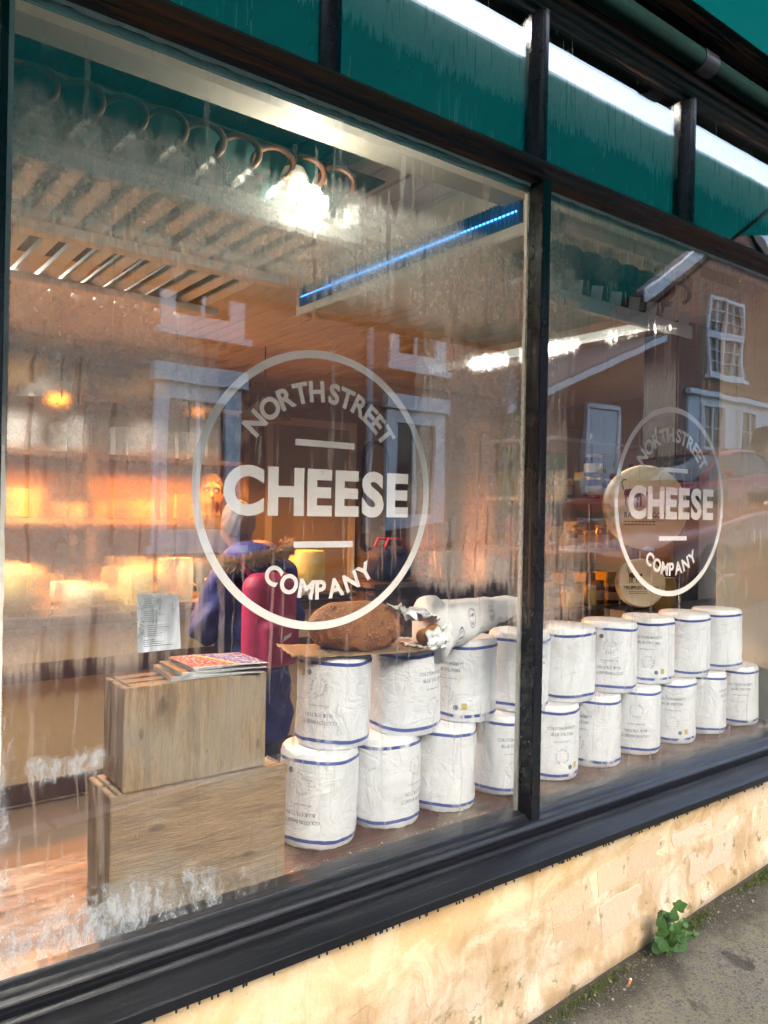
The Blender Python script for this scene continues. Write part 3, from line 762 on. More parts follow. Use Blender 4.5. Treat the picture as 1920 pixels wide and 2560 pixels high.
v += [(-1.4, .05, -.2), (4.6, .05, -.2), (4.6, .05, .61), (-1.4, .05, .61)]
MB().raw(v, f+[(n0, n0+3, n0+2, n0+1)]).build('render_coat', M['render'], rw, smooth=180)
# bared stones: two rough courses
sr = random.Random(11)
def stone_mesh(w_, h_, sd):
    q = random.Random(sd); ring = []; per = 5
    cs = [(-.5, -.5), (.5, -.5), (.5, .5), (-.5, .5)]
    cs = [((a+q.uniform(-.10, .10))*w_, (b+q.uniform(-.13, .13))*h_) for a, b in cs]
    for (a, b), (c, d) in zip(cs, cs[1:]+cs[:1]):
        for k in range(per):
            t_ = k/per; j = (.008 if k else .0); ring.append((a+(c-a)*t_+q.uniform(-j, j), b+(d-b)*t_+q.uniform(-j, j)))
    n = len(ring)
    mb = MB(); v = []
    for s, y in ((1.0, .014), (.99, .0005), (.955, -.0035)):
        v += [(a*s, y+q.uniform(-.0012, .0012), b*s) for a, b in ring]
    v.append((0, -.0042, 0)); f = []
    for L in range(2):
        for k in range(n): f.append((L*n+k, L*n+(k+1) % n, (L+1)*n+(k+1) % n, (L+1)*n+k))
    for k in range(n): f.append((2*n+k, 2*n+(k+1) % n, 3*n))
    return mb.raw(v, f).mesh('stone', smooth=30)
for row, (h0, hs) in enumerate(((.155, .135), (.285, .11))):
    x = 1.55 + row*.22
    while x < 3.6:
        w_ = sr.uniform(.16, .30); hh = hs*sr.uniform(.85, 1.05)
        if sr.random() < .80:
            me = stone_mesh(w_*.97, hh*.97, sr.randint(0, 9999))
            xc = x+w_/2; zc = gz(xc)+h0+sr.uniform(-.012, .012)
            o = ob('stone', me, M['stone'], rw, loc=(xc, wall_y(xc, zc)+.003, zc), rot=(0, R(-4.5)+sr.uniform(-.04, .04), 0))
        x += w_

# ------------------------------------------------------------------ interior shell
struct(MB().box((-1.6, .03, -.06), (6.6, 5.3, 0.0)).build('floor', M['floor_wood']))
wb = struct(MB().box((-1.6, 5.2, 0), (6.6, 5.3, 3.3)).build('wall_back', M['plaster']))
struct(MB().box((-1.7, .06, 0), (-1.6, 5.3, 3.3)).build('wall_left', M['cream_wall']))
struct(MB().box((6.6, .06, 0), (6.7, 5.3, 3.3)).build('wall_right', M['plaster']))
struct(MB().box((-1.6, .056, 3.2), (6.6, 5.3, 3.3)).build('upper_ceiling', M['teal_board']))
struct(MB().box((-1.6, .29, 2.70), (6.6, 5.2, 2.72)).build('ceiling', M['ceil_board']))
cl_ = bpy.data.objects['ceiling']
bme = MB().box((-.0485, 0, 0), (.0485, 4.6, .012)).mesh('ceiling_plank', bevel=.003)
for i in range(52):
    x = -1.0+i*.10
    ob('plank', bme, M['ceil_board'], cl_, loc=(x, .30, 2.686+rnd.uniform(-.001, .001)))
MB().box((-1.6, .07, 2.56), (6.6, .28, 2.698)).build('window_head_box', M['plaster'], cl_, bevel=.004)
MB().box((-1.6, .058, 2.565), (6.6, .068, 2.95)).build('dark_board', M['teal_board'], cl_)
MB().box((-1.6, .07, 2.705), (6.6, .29, 2.72)).build('dark_cover', M['teal_board'], cl_) if False else None
rv = struct(MB().box((3.45, .056, 0), (3.55, .42, 2.56)).build('wall_reveal', M['cream_wall']))
struct(MB().box((-1.6, .056, 0), (-.05, .42, 2.56)).build('wall_reveal_near', M['cream_wall']))
struct(MB().box((3.45, .0, .61), (4.6, .054, 2.5)).build('wall_pier', M['black_v']))
struct(MB().box((-1.6, .0, .61), (.15, .054, 2.5)).build('wall_pier_near', M['black_v']))
# window display board
bd = thing('display_board', 'red-brown timber board behind the glass carrying cheeses and crates', 'shelf', (1.7, .3, .62))
MB().box((-.05, .056, .632), (3.45, .52, .66)).build('board', M['red_board'], bd, bevel=.003)
MB().box((-.05, .50, .0), (3.45, .53, .630)).build('back_panel', M['dark_wood'], bd, bevel=.003)
MB().box((-.05, .0525, .655), (3.45, .062, .685)).build('front_lip', M['red_board'], bd, bevel=.002)

# ------------------------------------------------------------------ wrapped cheeses
CR, CH = .104, .250
def cheese_proto(seed, text=True, sticker=True):
    q = random.Random(seed)
    root = bpy.data.objects.new('wrapped_cheese', None); col.objects.link(root); WO[root.name] = Vector((0, 0, 0))
    n, rows = 72, 16; v = []; f = []
    def rad(a, z):
        e = .0034*mnoise.noise((math.cos(a)*2.5+seed, math.sin(a)*2.5, z*8)) + .0024*mnoise.noise((math.cos(a)*6+seed, math.sin(a)*6, z*22)) + .0012*abs(mnoise.noise((math.cos(a)*14+seed, math.sin(a)*14, z*40)))
        return CR + e
    rings = []
    for i in range(rows+1):
        z = .006+(CH-.012)*i/rows; rings.append((None, z))
    # bottom disc, side, crumpled top
    def ring(rf, z, jz=0):
        b = len(v)
        for k in range(n):
            a = 2*math.pi*k/n; r_ = rf(a); v.append((r_*math.cos(a), r_*math.sin(a), z + (q.uniform(-jz, jz) if jz else 0)))
        return b
    bs = [ring(lambda a: .02, .0), ring(lambda a: CR*.93, .0)]
    for _, z in rings: bs.append(ring(lambda a, z=z: rad(a, z)-(.004 if z < .01 or z > CH-.01 else 0), z))
    bs.append(ring(lambda a: CR*.93, CH, .0015))
    for s in (.78, .6, .42, .25, .12): bs.append(ring(lambda a, s=s: CR*s, CH-.002, .0022))
    v.append((0, 0, CH+.001)); top = len(v)-1
    for a, b in zip(bs, bs[1:]):
        for k in range(n): f.append((a+k, a+(k+1) % n, b+(k+1) % n, b+k))
    for k in range(n): f.append((bs[-1]+k, bs[-1]+(k+1) % n, top))
    f.append(tuple(bs[0]+k for k in range(n-1, -1, -1)))
    MB().raw(v, f).build('paper_wrap', M['paper'], root, smooth=60, local=True)
    for zb in (.022, CH-.022):
        m = MB(); vv = []; ff = []
        for k in range(n+1):
            a = 2*math.pi*k/n; zz = zb+.0025*math.sin(3*a+seed)
            for dz in (-.0046, .0046): r_ = rad(a, zz+dz)+.0007; vv.append((r_*math.cos(a), r_*math.sin(a), zz+dz))
            if k: b = 2*k; ff.append((b-2, b, b+1, b-1))
        m.raw(vv, ff).build('blue_band', M['blue_band'], root, local=True)
    def wrapped(V, F, a0, z0, mat, name):
        vv = []
        for u, w_ in V:
            a = a0+u/CR; z = z0+w_; r_ = rad(a, z)+.0009; vv.append((r_*math.cos(a), r_*math.sin(a), z))
        MB().raw(vv, F).build(name, mat, root, local=True)['kind'] = 'stuff'
    if text:
        VV = []; FF = []
        def add(V, F, du=0, dv=0):
            b = sum(len(x) for x in VV); VV.append(np.array(V)+[du, dv]); FF.extend(tuple(i+b for i in g) for g in F)
        add(*text2d('COLSTON BASSETT', .0095, 0, .06, .105), dv=.048); add(*text2d('BLUE STILTON', .0095, 0, .06, .080), dv=.028)
        add(*text2d('old recipe made to', .005, 0, .06, .062), dv=.006)
        add(*text_arc('NEALS YARD DAIRY', .006, .020, -160, 160), dv=-.042)
        wrapped(np.concatenate(VV), FF, -math.pi/2, CH/2, M['ink'], 'printed_label')
    if sticker:
        wrapped([(-.008, -.010), (.008, -.010), (.008, .010), (-.008, .010)], [(0, 1, 2, 3)], -math.pi/2+.55, .050, M['sticker_y'], 'sticker')
        k = 12; wrapped([(.008*math.cos(2*math.pi*i/k), .008*math.sin(2*math.pi*i/k)) for i in range(k)], [tuple(range(k))], -math.pi/2+.30, .046, M['ink'], 'round_stamp')
    return root
protos = [cheese_proto(3), cheese_proto(8), cheese_proto(15, True, False), cheese_proto(22), cheese_proto(31, True, False)]
ORD = ['first', 'second', 'third', 'fourth', 'fifth', 'sixth', 'seventh', 'eighth', 'ninth', 'tenth']
lower = [(1.17, 1, .45), (1.395, 1, -1.0), (1.62, 1, 1.2), (1.862, 0, .5), (2.10, 0, .5), (2.34, 0, -.5), (2.595, 1, -.15), (2.835, 0, .15), (3.075, 0, 1.3), (3.325, 0, .35)]
upper = [(1.215, 1, .40), (1.462, 0, .9), (1.705, 0, -.5), (1.945, 0, .6), (2.185, 1, 1.1), (2.435, 1, -.05), (2.68, 0, .05), (2.93, 1, .75), (3.18, 1, .9)]
used = [False]*5
def put_cheese(x, y, z, flip, ry, label, group):
    k = rnd.randrange(5)
    if used[k]: o = copy_tree(protos[k])
    else: o = protos[k]; used[k] = True
    view = math.atan2(x, y+1.55)             # turn the print towards the street
    if flip: o.location = (x, y, z+CH); o.rotation_euler = (math.pi+rnd.uniform(-.02, .02), 0, -view+math.pi-ry)
    else: o.location = (x, y, z); o.rotation_euler = (rnd.uniform(-.012, .012), rnd.uniform(-.012, .012), -view+ry)
    if flip: o.rotation_euler = Euler((math.pi+rnd.uniform(-.015, .015), rnd.uniform(-.015, .015), math.pi-view-ry))
    q_ = rnd.uniform(.965, 1.03); o.scale = (q_, q_*rnd.uniform(.98, 1.02), 1.0)
    tag(o, label, 'cheese', group)
for i, (x, fl, ry) in enumerate(lower):
    put_cheese(x, .262+rnd.uniform(-.006, .006), .6605, fl, ry, 'white paper-wrapped cheese drum, %s from the crates in the bottom row' % ORD[i], 'wrapped cheeses in the window, bottom row')
for i, (x, fl, ry) in enumerate(upper):
    put_cheese(x, .258+rnd.uniform(-.012, .012), .6605+CH+.002, fl, ry, 'white paper-wrapped cheese drum, %s from the crates in the top row' % ORD[i], 'wrapped cheeses in the window, top row')

# ------------------------------------------------------------------ crates
def crate(name, label, x0, x1, y0, y1, z0, z1, front, ends):
    o = thing(name, label, 'crate', ((x0+x1)/2, (y0+y1)/2, z0))
    n = 1 if front == 'h' else 3
    if front == 'h':
        hs = [z0, z1]
        for a, b in zip(hs, hs[1:]): MB().box((x0, y0, a+.0008), (x1, y0+.014, b-.0008)).build('front_plank', M['crate_h'], o, bevel=.002)
    else:
        ws = [x0, x1]
        for a, b in zip(ws, ws[1:]): MB().box((a+.0006, y0, z0), (b-.0006, y0+.014, z1)).build('front_plank', M['crate_v'], o, bevel=.002)
    dep = (y1-y0-.016)
    for k in range(ends):
        a = y0+.016+dep*k/ends; b = y0+.016+dep*(k+1)/ends-.012
        for sx in (x0, x1-.014):
            MB().box((sx+.004, a, z0+.002), (sx+.018 if sx == x0 else sx+.010, b, z1-.003)).build('end_slat', M['crate_v'], o, bevel=.002)
        MB().box((x0+.02, a, z1-.016), (x1-.015, b, z1-.002)).build('top_slat', M['crate_h'], o, bevel=.002)
        MB().box((x0+.02, a, z0+.001), (x1-.015, b, z0+.012)).build('bottom_slat', M['crate_h'], o, bevel=.002)
    MB().box((x0+.02, y0+.0145, z0+.02), (x0+.032, y1-.016, z1-.02)).build('inner_batten', M['crate_y'], o, bevel=.002)
    for (nx_, nz_) in [(x0+.012, z) for z in (z0+.03, (z0+z1)/2, z1-.02)]+[(x1-.012, z) for z in (z0+.03, (z0+z1)/2, z1-.02)]+[(x0+.10, z1-.010), (x1-.09, z1-.010)]:
        MB().lathe([(.0022, 0), (.0018, .0012), (0, .0014)], 8, (nx_, y0-.0002, nz_), Matrix.Rotation(R(90), 3, 'X')).build('nail', M['steel'], o)
    return o
crate('wooden_crate', 'large weathered wooden crate standing on the display board, level grain', .540, .958, .080, .26, .6605, .943, 'h', 2)
crate('wooden_crate', 'smaller wooden crate with knotted upright grain, stacked under the magazines', .567, .906, .090, .245, .9442, 1.166, 'v', 3)

# ------------------------------------------------------------------ magazines
t = NT('magazine_cover'); P = t.coord(); x, y, z = t.xyz(P)
u_ = t.math('ADD', x, t.math('MULTIPLY', y, .35))
c = t.ramp(t.mr(u_, -.10, .10), [(.0, (.50, .03, .06)), (.40, (.70, .48, .03)), (.50, (.05, .07, .36)), (.72, (.05, .16, .48)), (.90, (.08, .07, .30))], 'CONSTANT')
ln = t.math('MULTIPLY', t.mr(t.noise(t.map(P, (180, 60, 1), (0, 0, 0), (0, 0, .35)), 1.0, 2), .54, .60), .8)
c = t.mix(ln, c, (.75, .75, .78))
M['cover'] = t.done(t.bsdf(c, .6, 0, .15))
def magazine(label, cx, cy, z, rot, w_, d, h, cover):
    o = thing('magazine', label, 'magazine', (cx, cy, z), 'magazines on the upper crate', rot)
    nl = 4; mb = MB(); ns = 14
    for k in range(nl):
        v = []; fc = []
        for i in range(ns+1):
            u = i/ns; zz = h*(k/nl) + .0035*math.sin(u*2.6+k*.4)*(1 if k else .6)
            for yy in (-d/2-.0015*k, d/2+.0015*k): v += [(w_*(u-.5), yy, zz), (w_*(u-.5), yy, zz+h/nl*.62)]
        for i in range(ns):
            b = 4*i; fc += [(b, b+4, b+5, b+1), (b+2, b+3, b+7, b+6), (b+1, b+5, b+7, b+3), (b, b+2, b+6, b+4)]
        fc += [(0, 1, 3, 2), (4*ns, 4*ns+2, 4*ns+3, 4*ns+1)]
        mb.raw(v, fc)
    mb.build('pages', M['paper_flat'], o, local=True)
    v = []; fc = []
    for i in range(ns+1):
        u = i/ns; zz = h + .0035*math.sin(u*2.6+1.2)
        v += [(w_*(u-.5), -d/2, zz), (w_*(u-.5), d/2, zz)]
        if i: b = 2*i; fc.append((b-2, b, b+1, b-1))
    MB().raw(v, fc).build('cover', M['cover'] if cover else M['dark_wood'], o, local=True)
magazine('white-edged magazine at the bottom of the pile on the upper crate', .790, .165, 1.1665, -.12, .215, .15, .007, False)
magazine('middle magazine of the pile on the upper crate, dark cover', .800, .160, 1.1765, -.05, .205, .145, .006, False)
magazine('magazine with red, yellow and blue cover on top of the pile', .815, .165, 1.1855, -.02, .185, .145, .005, True)

# ------------------------------------------------------------------ bread, kraft paper, wrapped loaf
TZ = .6605+2*CH+.0045
def bread_f(X, Y, Z):
    b = sd_ell(X, Y, Z, (0, 0, .056), (.140, .105, .074))
    b = np.maximum(b, -(Z-.002))
    slash = sd_cap(X, Y, Z, (-.10, -.01, .131), (.10, .015, .131), .006, .006)
    b = sub_(b, slash, .010)
    return b + .0028*np.sin(X*95+2*np.sin(Y*60))*np.sin(Y*110+X*20)*np.sin(Z*90+1) + .004*np.sin(X*31+1.3)*np.sin(Y*37)
br = ob('bread_loaf', sdf_mesh('bread_loaf', bread_f, (-.17, -.13, -.01), (.17, .13, .15), .0055), M['crust'], None, loc=(1.275, .245, TZ+.004), rot=(0, 0, -.3))
tag(br, 'round dark seeded bread loaf lying on top of the wrapped cheeses', 'bread')
v = []; f = []; n = 22
for j in range(10):
    for i in range(n+1):
        u = i/n-.5; w_ = j/9-.5
        zz = .0015 + max(0, abs(u)-.36)*.05*(1+mnoise.noise((u*20, w_*9, 0))) + .002*mnoise.noise((u*14, w_*14, 3))
        v.append((u*.40, w_*(.20+.03*mnoise.noise((u*5, 0, 2))), max(zz, .0004)))
for j in range(9):
    for i in range(n): a = j*(n+1)+i; f.append((a, a+1, a+n+2, a+n+1))
me = MB().raw(v, f).mesh('kraft_sheet', smooth=180); kp = ob('kraft_sheet', me, M['kraft'], None, loc=(1.255, .235, TZ+.0006), rot=(0, 0, -.28))
sm_ = kp.modifiers.new('thick', 'SOLIDIFY'); sm_.thickness = .0006
tag(kp, 'crumpled brown kraft paper sheet under the bread loaf', 'paper')
# wrapped baguette: a folded paper sleeve with stamped roundels, open at the near end
wl = thing('wrapped_loaf', 'loaf end poking out of white printed cheese paper, lying on the cheeses', 'wrapped bread', (1.60, .20, TZ))
AX0 = Vector((1.475, .160, TZ+.050)); AX1 = Vector((1.90, .25, TZ+.085))
n, rows = 28, 26; v = []; f = []; dirx = (AX1-AX0).normalized(); sidev = Vector((-dirx.y, dirx.x, 0)).normalized(); upv = dirx.cross(sidev)*-1
if upv.z < 0: upv = -upv
def sleeve_pt(u, a, off=0.0):
    c = AX0.lerp(AX1, u); hgt = .078*(1-u)+.030*u; wd = .060*(1-u*.25)
    if u < .08: hgt *= 1+.25*(.08-u)/.08; wd *= 1+.15*(.08-u)/.08
    sup = lambda t_, p: math.copysign(abs(t_)**p, t_)
    e = .006*mnoise.noise((u*9, math.cos(a)*2, math.sin(a)*2)) + .003*mnoise.noise((u*26, math.cos(a)*6, math.sin(a)*6))
    return c + sidev*(sup(math.cos(a), .75)*(wd+e+off)) + upv*(sup(math.sin(a), .7)*(hgt+e+off))
for i in range(rows+1):
    for k in range(n): v.append(tuple(sleeve_pt(i/rows, 2*math.pi*k/n)))
for i in range(rows):
    for k in range(n): f.append((i*n+k, i*n+(k+1) % n, (i+1)*n+(k+1) % n, (i+1)*n+k))
f.append(tuple(rows*n+k for k in range(n))); f.append(tuple(range(n-1, -1, -1)))
sl = MB().raw(v, f).build('paper_sleeve', M['paper_flat'], wl, smooth=180)
pr = MB()
for (u, a) in ((.16, 3.5), (.15, 4.35), (.42, 3.75), (.38, 4.55), (.66, 3.6), (.62, 4.4), (.3, 2.9), (.55, 2.9)):
    def pt(dx, dy, u=u, a=a): return tuple(sleeve_pt(u+dx/.47, a-dy/.058, .0012))
    VV = []
    V, F = text2d('CHEESE', .0085, 0, .06, .030)
    pr.raw([pt(p_, q_-.004) for p_, q_ in V], F)
    k = 28; vv = []; ff = []
    for i in range(k):
        g = 2*math.pi*i/k
        vv += [pt(.021*math.cos(g), .021*math.sin(g)), pt(.0196*math.cos(g), .0196*math.sin(g))]; j = (i+1) % k; ff.append((2*i, 2*i+1, 2*j+1, 2*j))
    pr.raw(vv, ff)
    for s_, fl in (('NORTH STREET', 0), ('COMPANY', 1)):
        V, F = text_arc(s_, .0035, .0135 if not fl else .017, *((-60, 60) if not fl else (220, 140)), 0, bool(fl)); pr.raw([pt(p_, q_) for p_, q_ in V], F)
pr.build('stamped_print', M['ink'], sl)['kind'] = 'stuff'
# torn paper at the open end: two crumpled flaps
def flap(pts, seed, amp):
    A, B, C, D = [Vector(p) for p in pts]; n = 14; v = []; f = []
    for j in range(n+1):
        for i in range(n+1):
            u, w_ = i/n, j/n; p = A.lerp(B, u).lerp(D.lerp(C, u), w_)
            e = 1-.75*max(0, w_-.5)*2*0
            nn = Vector((mnoise.noise((u*4, w_*4, seed)), mnoise.noise((u*4, w_*4, seed+7)), mnoise.noise((u*5, w_*5, seed+3))))*amp + Vector((mnoise.noise((u*11, w_*11, seed)), mnoise.noise((u*11, w_*11, seed+5)), mnoise.noise((u*12, w_*12, seed+9))))*amp*.3
            p = p+nn; v.append((p.x, p.y, max(p.z, TZ+.002)))
    for j in range(n):
        for i in range(n): a = j*(n+1)+i; f.append((a, a+1, a+n+2, a+n+1))
    o = MB().raw(v, f).build('torn_flap', M['paper_flat'], wl, smooth=180); m_ = o.modifiers.new('thick', 'SOLIDIFY'); m_.thickness = .0012
flap(((1.495, .125, TZ+.085), (1.470, .215, TZ+.080), (1.345, .190, TZ+.125), (1.355, .110, TZ+.105)), 2.0, .030)
flap(((1.500, .100, TZ+.075), (1.520, .110, TZ+.006), (1.420, .095, TZ+.004), (1.405, .100, TZ+.050)), 6.0, .018)
flap(((1.520, .110, TZ+.004), (1.520, .215, TZ+.004), (1.395, .205, TZ+.010), (1.400, .100, TZ+.008)), 9.0, .014)
ob('loaf_end', sdf_mesh('loaf_end', lambda X, Y, Z: sd_cap(X, Y, Z, (0, 0, 0), (.05, .01, .004), .026, .034)+.003*np.sin(X*120)*np.sin(Z*90), (-.06, -.06, -.06), (.22, .09, .07), .008), M['crumb'], wl, loc=tuple(AX0-dirx*.042+Vector((0, -.015, -.016))))

# ------------------------------------------------------------------ hanging coil racks above the windows
def coil_rack(label, x0, x1, n):
    o = thing('coil_rack', label, 'ceiling rack', ((x0+x1)/2, .34, 2.56), 'finned coil racks over the windows')
    MB().box((x0-.06, .395, 2.40), (x1+.06, .405, 2.56)).build('back_plate', M['teal_board'], o, bevel=.002)
    MB().box((x0-.06, .30, 2.340), (x1+.06, .42, 2.352)).build('tray', M['fin'], o, bevel=.002)
    MB().box((x0-.06, .296, 2.300), (x1+.06, .302, 2.352)).build('tray_lip', M['fin'], o, bevel=.001)
    hm = MB(); hm.tube([(.0, .055*math.cos(a), .046*math.sin(a)) for a in [R(-60+300*i/18) for i in range(19)]], .0085, 8); hme = hm.mesh('hoop', smooth=180)
    fm = MB(); fm.prism([(0, 0), (.012, .004), (.085, .062), (.080, .074), (.060, .068), (.018, .030)], 'x', -.0015, .0015); fme = fm.mesh('fin')
    gm_ = MB().box((-.022, -.002, 0), (.022, .002, .060)).mesh('fin_tab', bevel=.001)
    for i in range(n):
        x = x0+(x1-x0)*i/(n-1)
        ob('hoop', hme, M['copper'], o, loc=(x+.02, .345, 2.492), rot=(0, 0, R(58)))
        ob('fin', fme, M['fin'], o, loc=(x-.02, .318, 2.372), rot=(0, 0, R(-52)))
        ob('fin_tab', gm_, M['fin'], o, loc=(x+.035, .325, 2.353), rot=(R(18), 0, R(-30)))
        MB().lathe([(.005, 0), (.005, .006)], 8, (x+.05, .39, 2.47), Matrix.Rotation(R(90), 3, 'X')).build('bolt', M['dark'], o)
    return o
coil_rack('long white finned rack with copper hoops above the crates, behind the misted pane', .40, 1.22, 9)
coil_rack('white finned rack with copper hoops above the cheeses, behind the clearer pane', 2.02, 2.95, 9)
# slatted ceiling rack behind the coils
sr_ = thing('slatted_rack', 'white slatted ceiling rack running back above the crates, dark between slats', 'ceiling rack', (.85, 1.1, 2.46))
sme = MB().box((-.020, .45, 0), (.020, 1.95, .05)).mesh('slat', bevel=.003)
for i in range(17):
    ob('slat', sme, M['fin'], sr_, loc=(-.05+i*.092, 0, 2.44), rot=(0, R(22), 0))
for y in (.44, 1.05, 1.66):
    MB().box((-.10, y, 2.405), (1.50, y+.07, 2.436)).build('cross_board', M['fin'], sr_, bevel=.003)
MB().box((-.10, .45, 2.60), (1.50, 1.95, 2.605)).build('backing', M['dark'], sr_)
# blue-lit insect killer
fk = thing('insect_killer', 'long white ceiling unit with ribbed blue glowing side near the mullion', 'insect killer', (1.92, .85, 2.56))
MB().box((1.868, .16, 2.452), (1.99, 1.62, 2.685)).build('housing', M['soft_white'], fk, bevel=.004)
MB().box((1.862, .20, 2.490), (1.8675, 1.58, 2.575)).build('grille_back', M['blue_grille'], fk)
MB().tube([(1.858, .22, 2.530), (1.858, 1.56, 2.530)], .0035, 8).build('blue_tube', M['blue_glow'], fk)
rib = MB().box((1.8535, 0, 2.490), (1.8565, .0035, 2.575)).mesh('rib')
for i in range(74): ob('rib', rib, M['blue_grille'], fk, loc=(0, .205+i*.0186, 0))
# strip lights
def strip(label, x, y0, y1, z, power):
    o = thing('strip_light', label, 'strip light', (x, (y0+y1)/2, z))
    MB().box((x-.035, y0, z+.018), (x+.035, y1, z+.06)).build('housing', M['soft_white'], o, bevel=.004)
    MB().box((x-.036, y0+.03, z-.012), (x+.036, y1-.03, z+.0175)).build('diffuser', M['white_glow'], o, bevel=.004)
    MB().box((x-.004, y0+.2, z+.06), (x+.004, y0+.21, 2.69)).build('hanger', M['dark'], o); MB().box((x-.004, y1-.21, z+.06), (x+.004, y1-.2, 2.69)).build('hanger', M['dark'], o)
    l = bpy.data.lights.new('strip_lamp', 'AREA'); l.shape = 'RECTANGLE'; l.size = .07; l.size_y = y1-y0-.1; l.energy = power; l.color = (1.0, .93, .80)
    q = bpy.data.objects.new('strip_lamp', l); col.objects.link(q); q.parent = o; q.location = (0, 0, -.018)
strip('cool white strip light running back beyond the clearer pane', 3.40, .75, 2.45, 2.50, 4.0)
strip('added fill strip light over the cheese counter, unseen behind the slatted rack', .60, 2.02, 3.2, 2.58, 30)  # added fill lamp, out of sight behind the slatted rack, brightens counter and customer
# spotlight in a clear box
so = thing('spotlight', 'bright clear-boxed spotlight under the ceiling, in the misted pane', 'spotlight', (1.10, .34, 2.56))
MB().tube([(1.10, .34, 2.56), (1.10, .34, 2.50)], .008, 8).build('stem', M['dark'], so)
MB().lathe([(.030, 0), (.040, .05), (.028, .075)], 20, (1.10, .34, 2.42)).build('body', M['soft_white'], so, smooth=40)
MB().lathe([(.0, 0), (.028, .003), (.029, .006)], 20, (1.10, .34, 2.412)).build('lens', M['spot_glow'], so, smooth=40)
pl = bpy.data.lights.new('spot_lamp', 'POINT'); pl.energy = 1.6; pl.color = (1, .92, .75); pl.shadow_soft_size = .03
q = bpy.data.objects.new('spot_lamp', pl); col.objects.link(q); q.parent = so; q.location = (0, -.05, -.17); q.rotation_euler = (R(-12), 0, 0)

# ------------------------------------------------------------------ pendant lamps
def pendant(label, x, y, z):
    o = thing('pendant_lamp', label, 'pendant lamp', (x, y, z), 'amber pendant lamps over the counter')
    MB().lathe([(.185, 0), (.180, .012), (.13, .055), (.06, .10), (.03, .13), (.022, .15)], 28).build('shade', M['shade_dark'], o, smooth=40, local=True)
    MB().lathe([(.176, .004), (.125, .048), (.055, .088)], 28).build('lining', M['shade_in'], o, smooth=40, local=True)
    MB().lathe([(.0, .014), (.10, .016), (.160, .020), (.158, .026), (.0, .030)], 28).build('diffuser', M['lamp_glow'], o, smooth=60, local=True)
    MB().tube([(0, 0, .15), (0, 0, 2.69-z)], .004, 6).build('cord', M['dark'], o, local=True)
    l = bpy.data.lights.new('amber_lamp', 'SPOT'); l.spot_size = R(168); l.spot_blend = .25; l.energy = 40; l.color = (1.0, .30, .025); l.shadow_soft_size = .05
    q = bpy.data.objects.new('amber_lamp', l); col.objects.link(q); q.parent = o; q.location = (0, 0, -.03)
pendant('amber pendant lamp nearest the shop corner, blurred by mist', 1.17, 3.3, 2.16)
pendant('middle amber pendant lamp over the cheese counter', 1.98, 3.3, 2.16)
pendant('amber pendant lamp hanging beside the word NORTH', 2.62, 3.3, 2.18)

# ------------------------------------------------------------------ cheese counter
ct = thing('cheese_counter', 'cream panelled cheese counter with brown rails, heaped with cheese', 'counter', (1.1, 3.0, 0))
MB().box((-1.3, 2.76, .0), (3.0, 3.2, .98)).build('body', M['counter_cream'], ct, bevel=.004)
for z0, z1 in ((.915, .965), (.64, .735), (.02, .12)): MB().box((-1.3, 2.735, z0), (3.0, 2.759, z1)).build('rail', M['counter_brown'], ct, bevel=.003)
MB().box((-1.32, 2.72, .981), (3.02, 3.22, 1.01)).build('worktop', M['dark_wood'], ct, bevel=.004)
mn = thing('menu_sheet', 'small white printed notice stuck up inside the misted pane above the crates', 'notice', (.605, .012, 1.253))
MB().raw([(.561, .0105, 1.376), (.650, .0105, 1.370), (.657, .0115, 1.255), (.566, .0115, 1.254), (.561, .0111, 1.376), (.650, .0111, 1.370), (.657, .0121, 1.255), (.566, .0121, 1.254)], [(0, 1, 2, 3), (7, 6, 5, 4), (0, 4, 5, 1), (1, 5, 6, 2), (2, 6, 7, 3), (3, 7, 4, 0)]).build('sheet', M['menu'], mn)
ml = MB()
for i in range(24):
    z = 1.362-i*.0042; a_ = .573+rnd.random()*.003+(1.36-z)*.03
    if i % 7 == 5: continue
    ml.raw([(a_, .0100+(1.376-z)*.008, z), (a_, .0100+(1.376-z)*.008, z+.0013)][::1]+[(a_+.02+rnd.random()*.045, .0100+(1.376-z)*.008, z+.0013), (a_+.02+rnd.random()*.045, .0100+(1.376-z)*.008, z)], [(0, 1, 2, 3)])
o = ml.build('text_lines', M['ink'], mn); o['kind'] = 'stuff'
# cheeses on the counter
def truckle(x, y, z, r_, h, mat, label, g):
    o = MB().lathe([(r_*.9, 0), (r_, .01), (r_*1.01, h*.5), (r_, h-.012), (r_*.93, h), (.0, h+.002)], 24, (x, y, z)).build('cheese_truckle', M[mat], None, smooth=50); tag(o, label, 'cheese', g)
def wedge(x, y, z, r_, h, a0, label):
    mb = MB(); k = 8; p = [(0, 0)]+[(r_*math.cos(a0+i*.10), r_*math.sin(a0+i*.10)) for i in range(k)]
    o = mb.prism([(x+a, y+b) for a, b in p], 'z', z, z+h).build('cheese_wedge', M['cheese_y'], None, bevel=.004); tag(o, label, 'cheese', 'cheeses on the counter')
cz_ = 1.0105
cnt = [(-.2, 2.93, .13, .16, 'cheese_pale'), (.15, 2.95, .12, .20, 'cheese_y'), (.52, 2.92, .14, .14, 'cheese_pale'), (.92, 2.95, .12, .22, 'cheese_y'), (1.24, 2.92, .11, .12, 'cheese_pale'), (1.55, 2.96, .13, .19, 'cheese_y'), (1.84, 2.92, .10, .24, 'cheese_pale'), (2.46, 2.94, .13, .20, 'cheese_y'), (2.76, 2.93, .12, .27, 'cheese_y')]
cl2 = ['pale', 'tall yellow', 'broad pale', 'tallest yellow', 'small pale', 'yellow', 'slim pale', 'yellow', 'tall yellow']
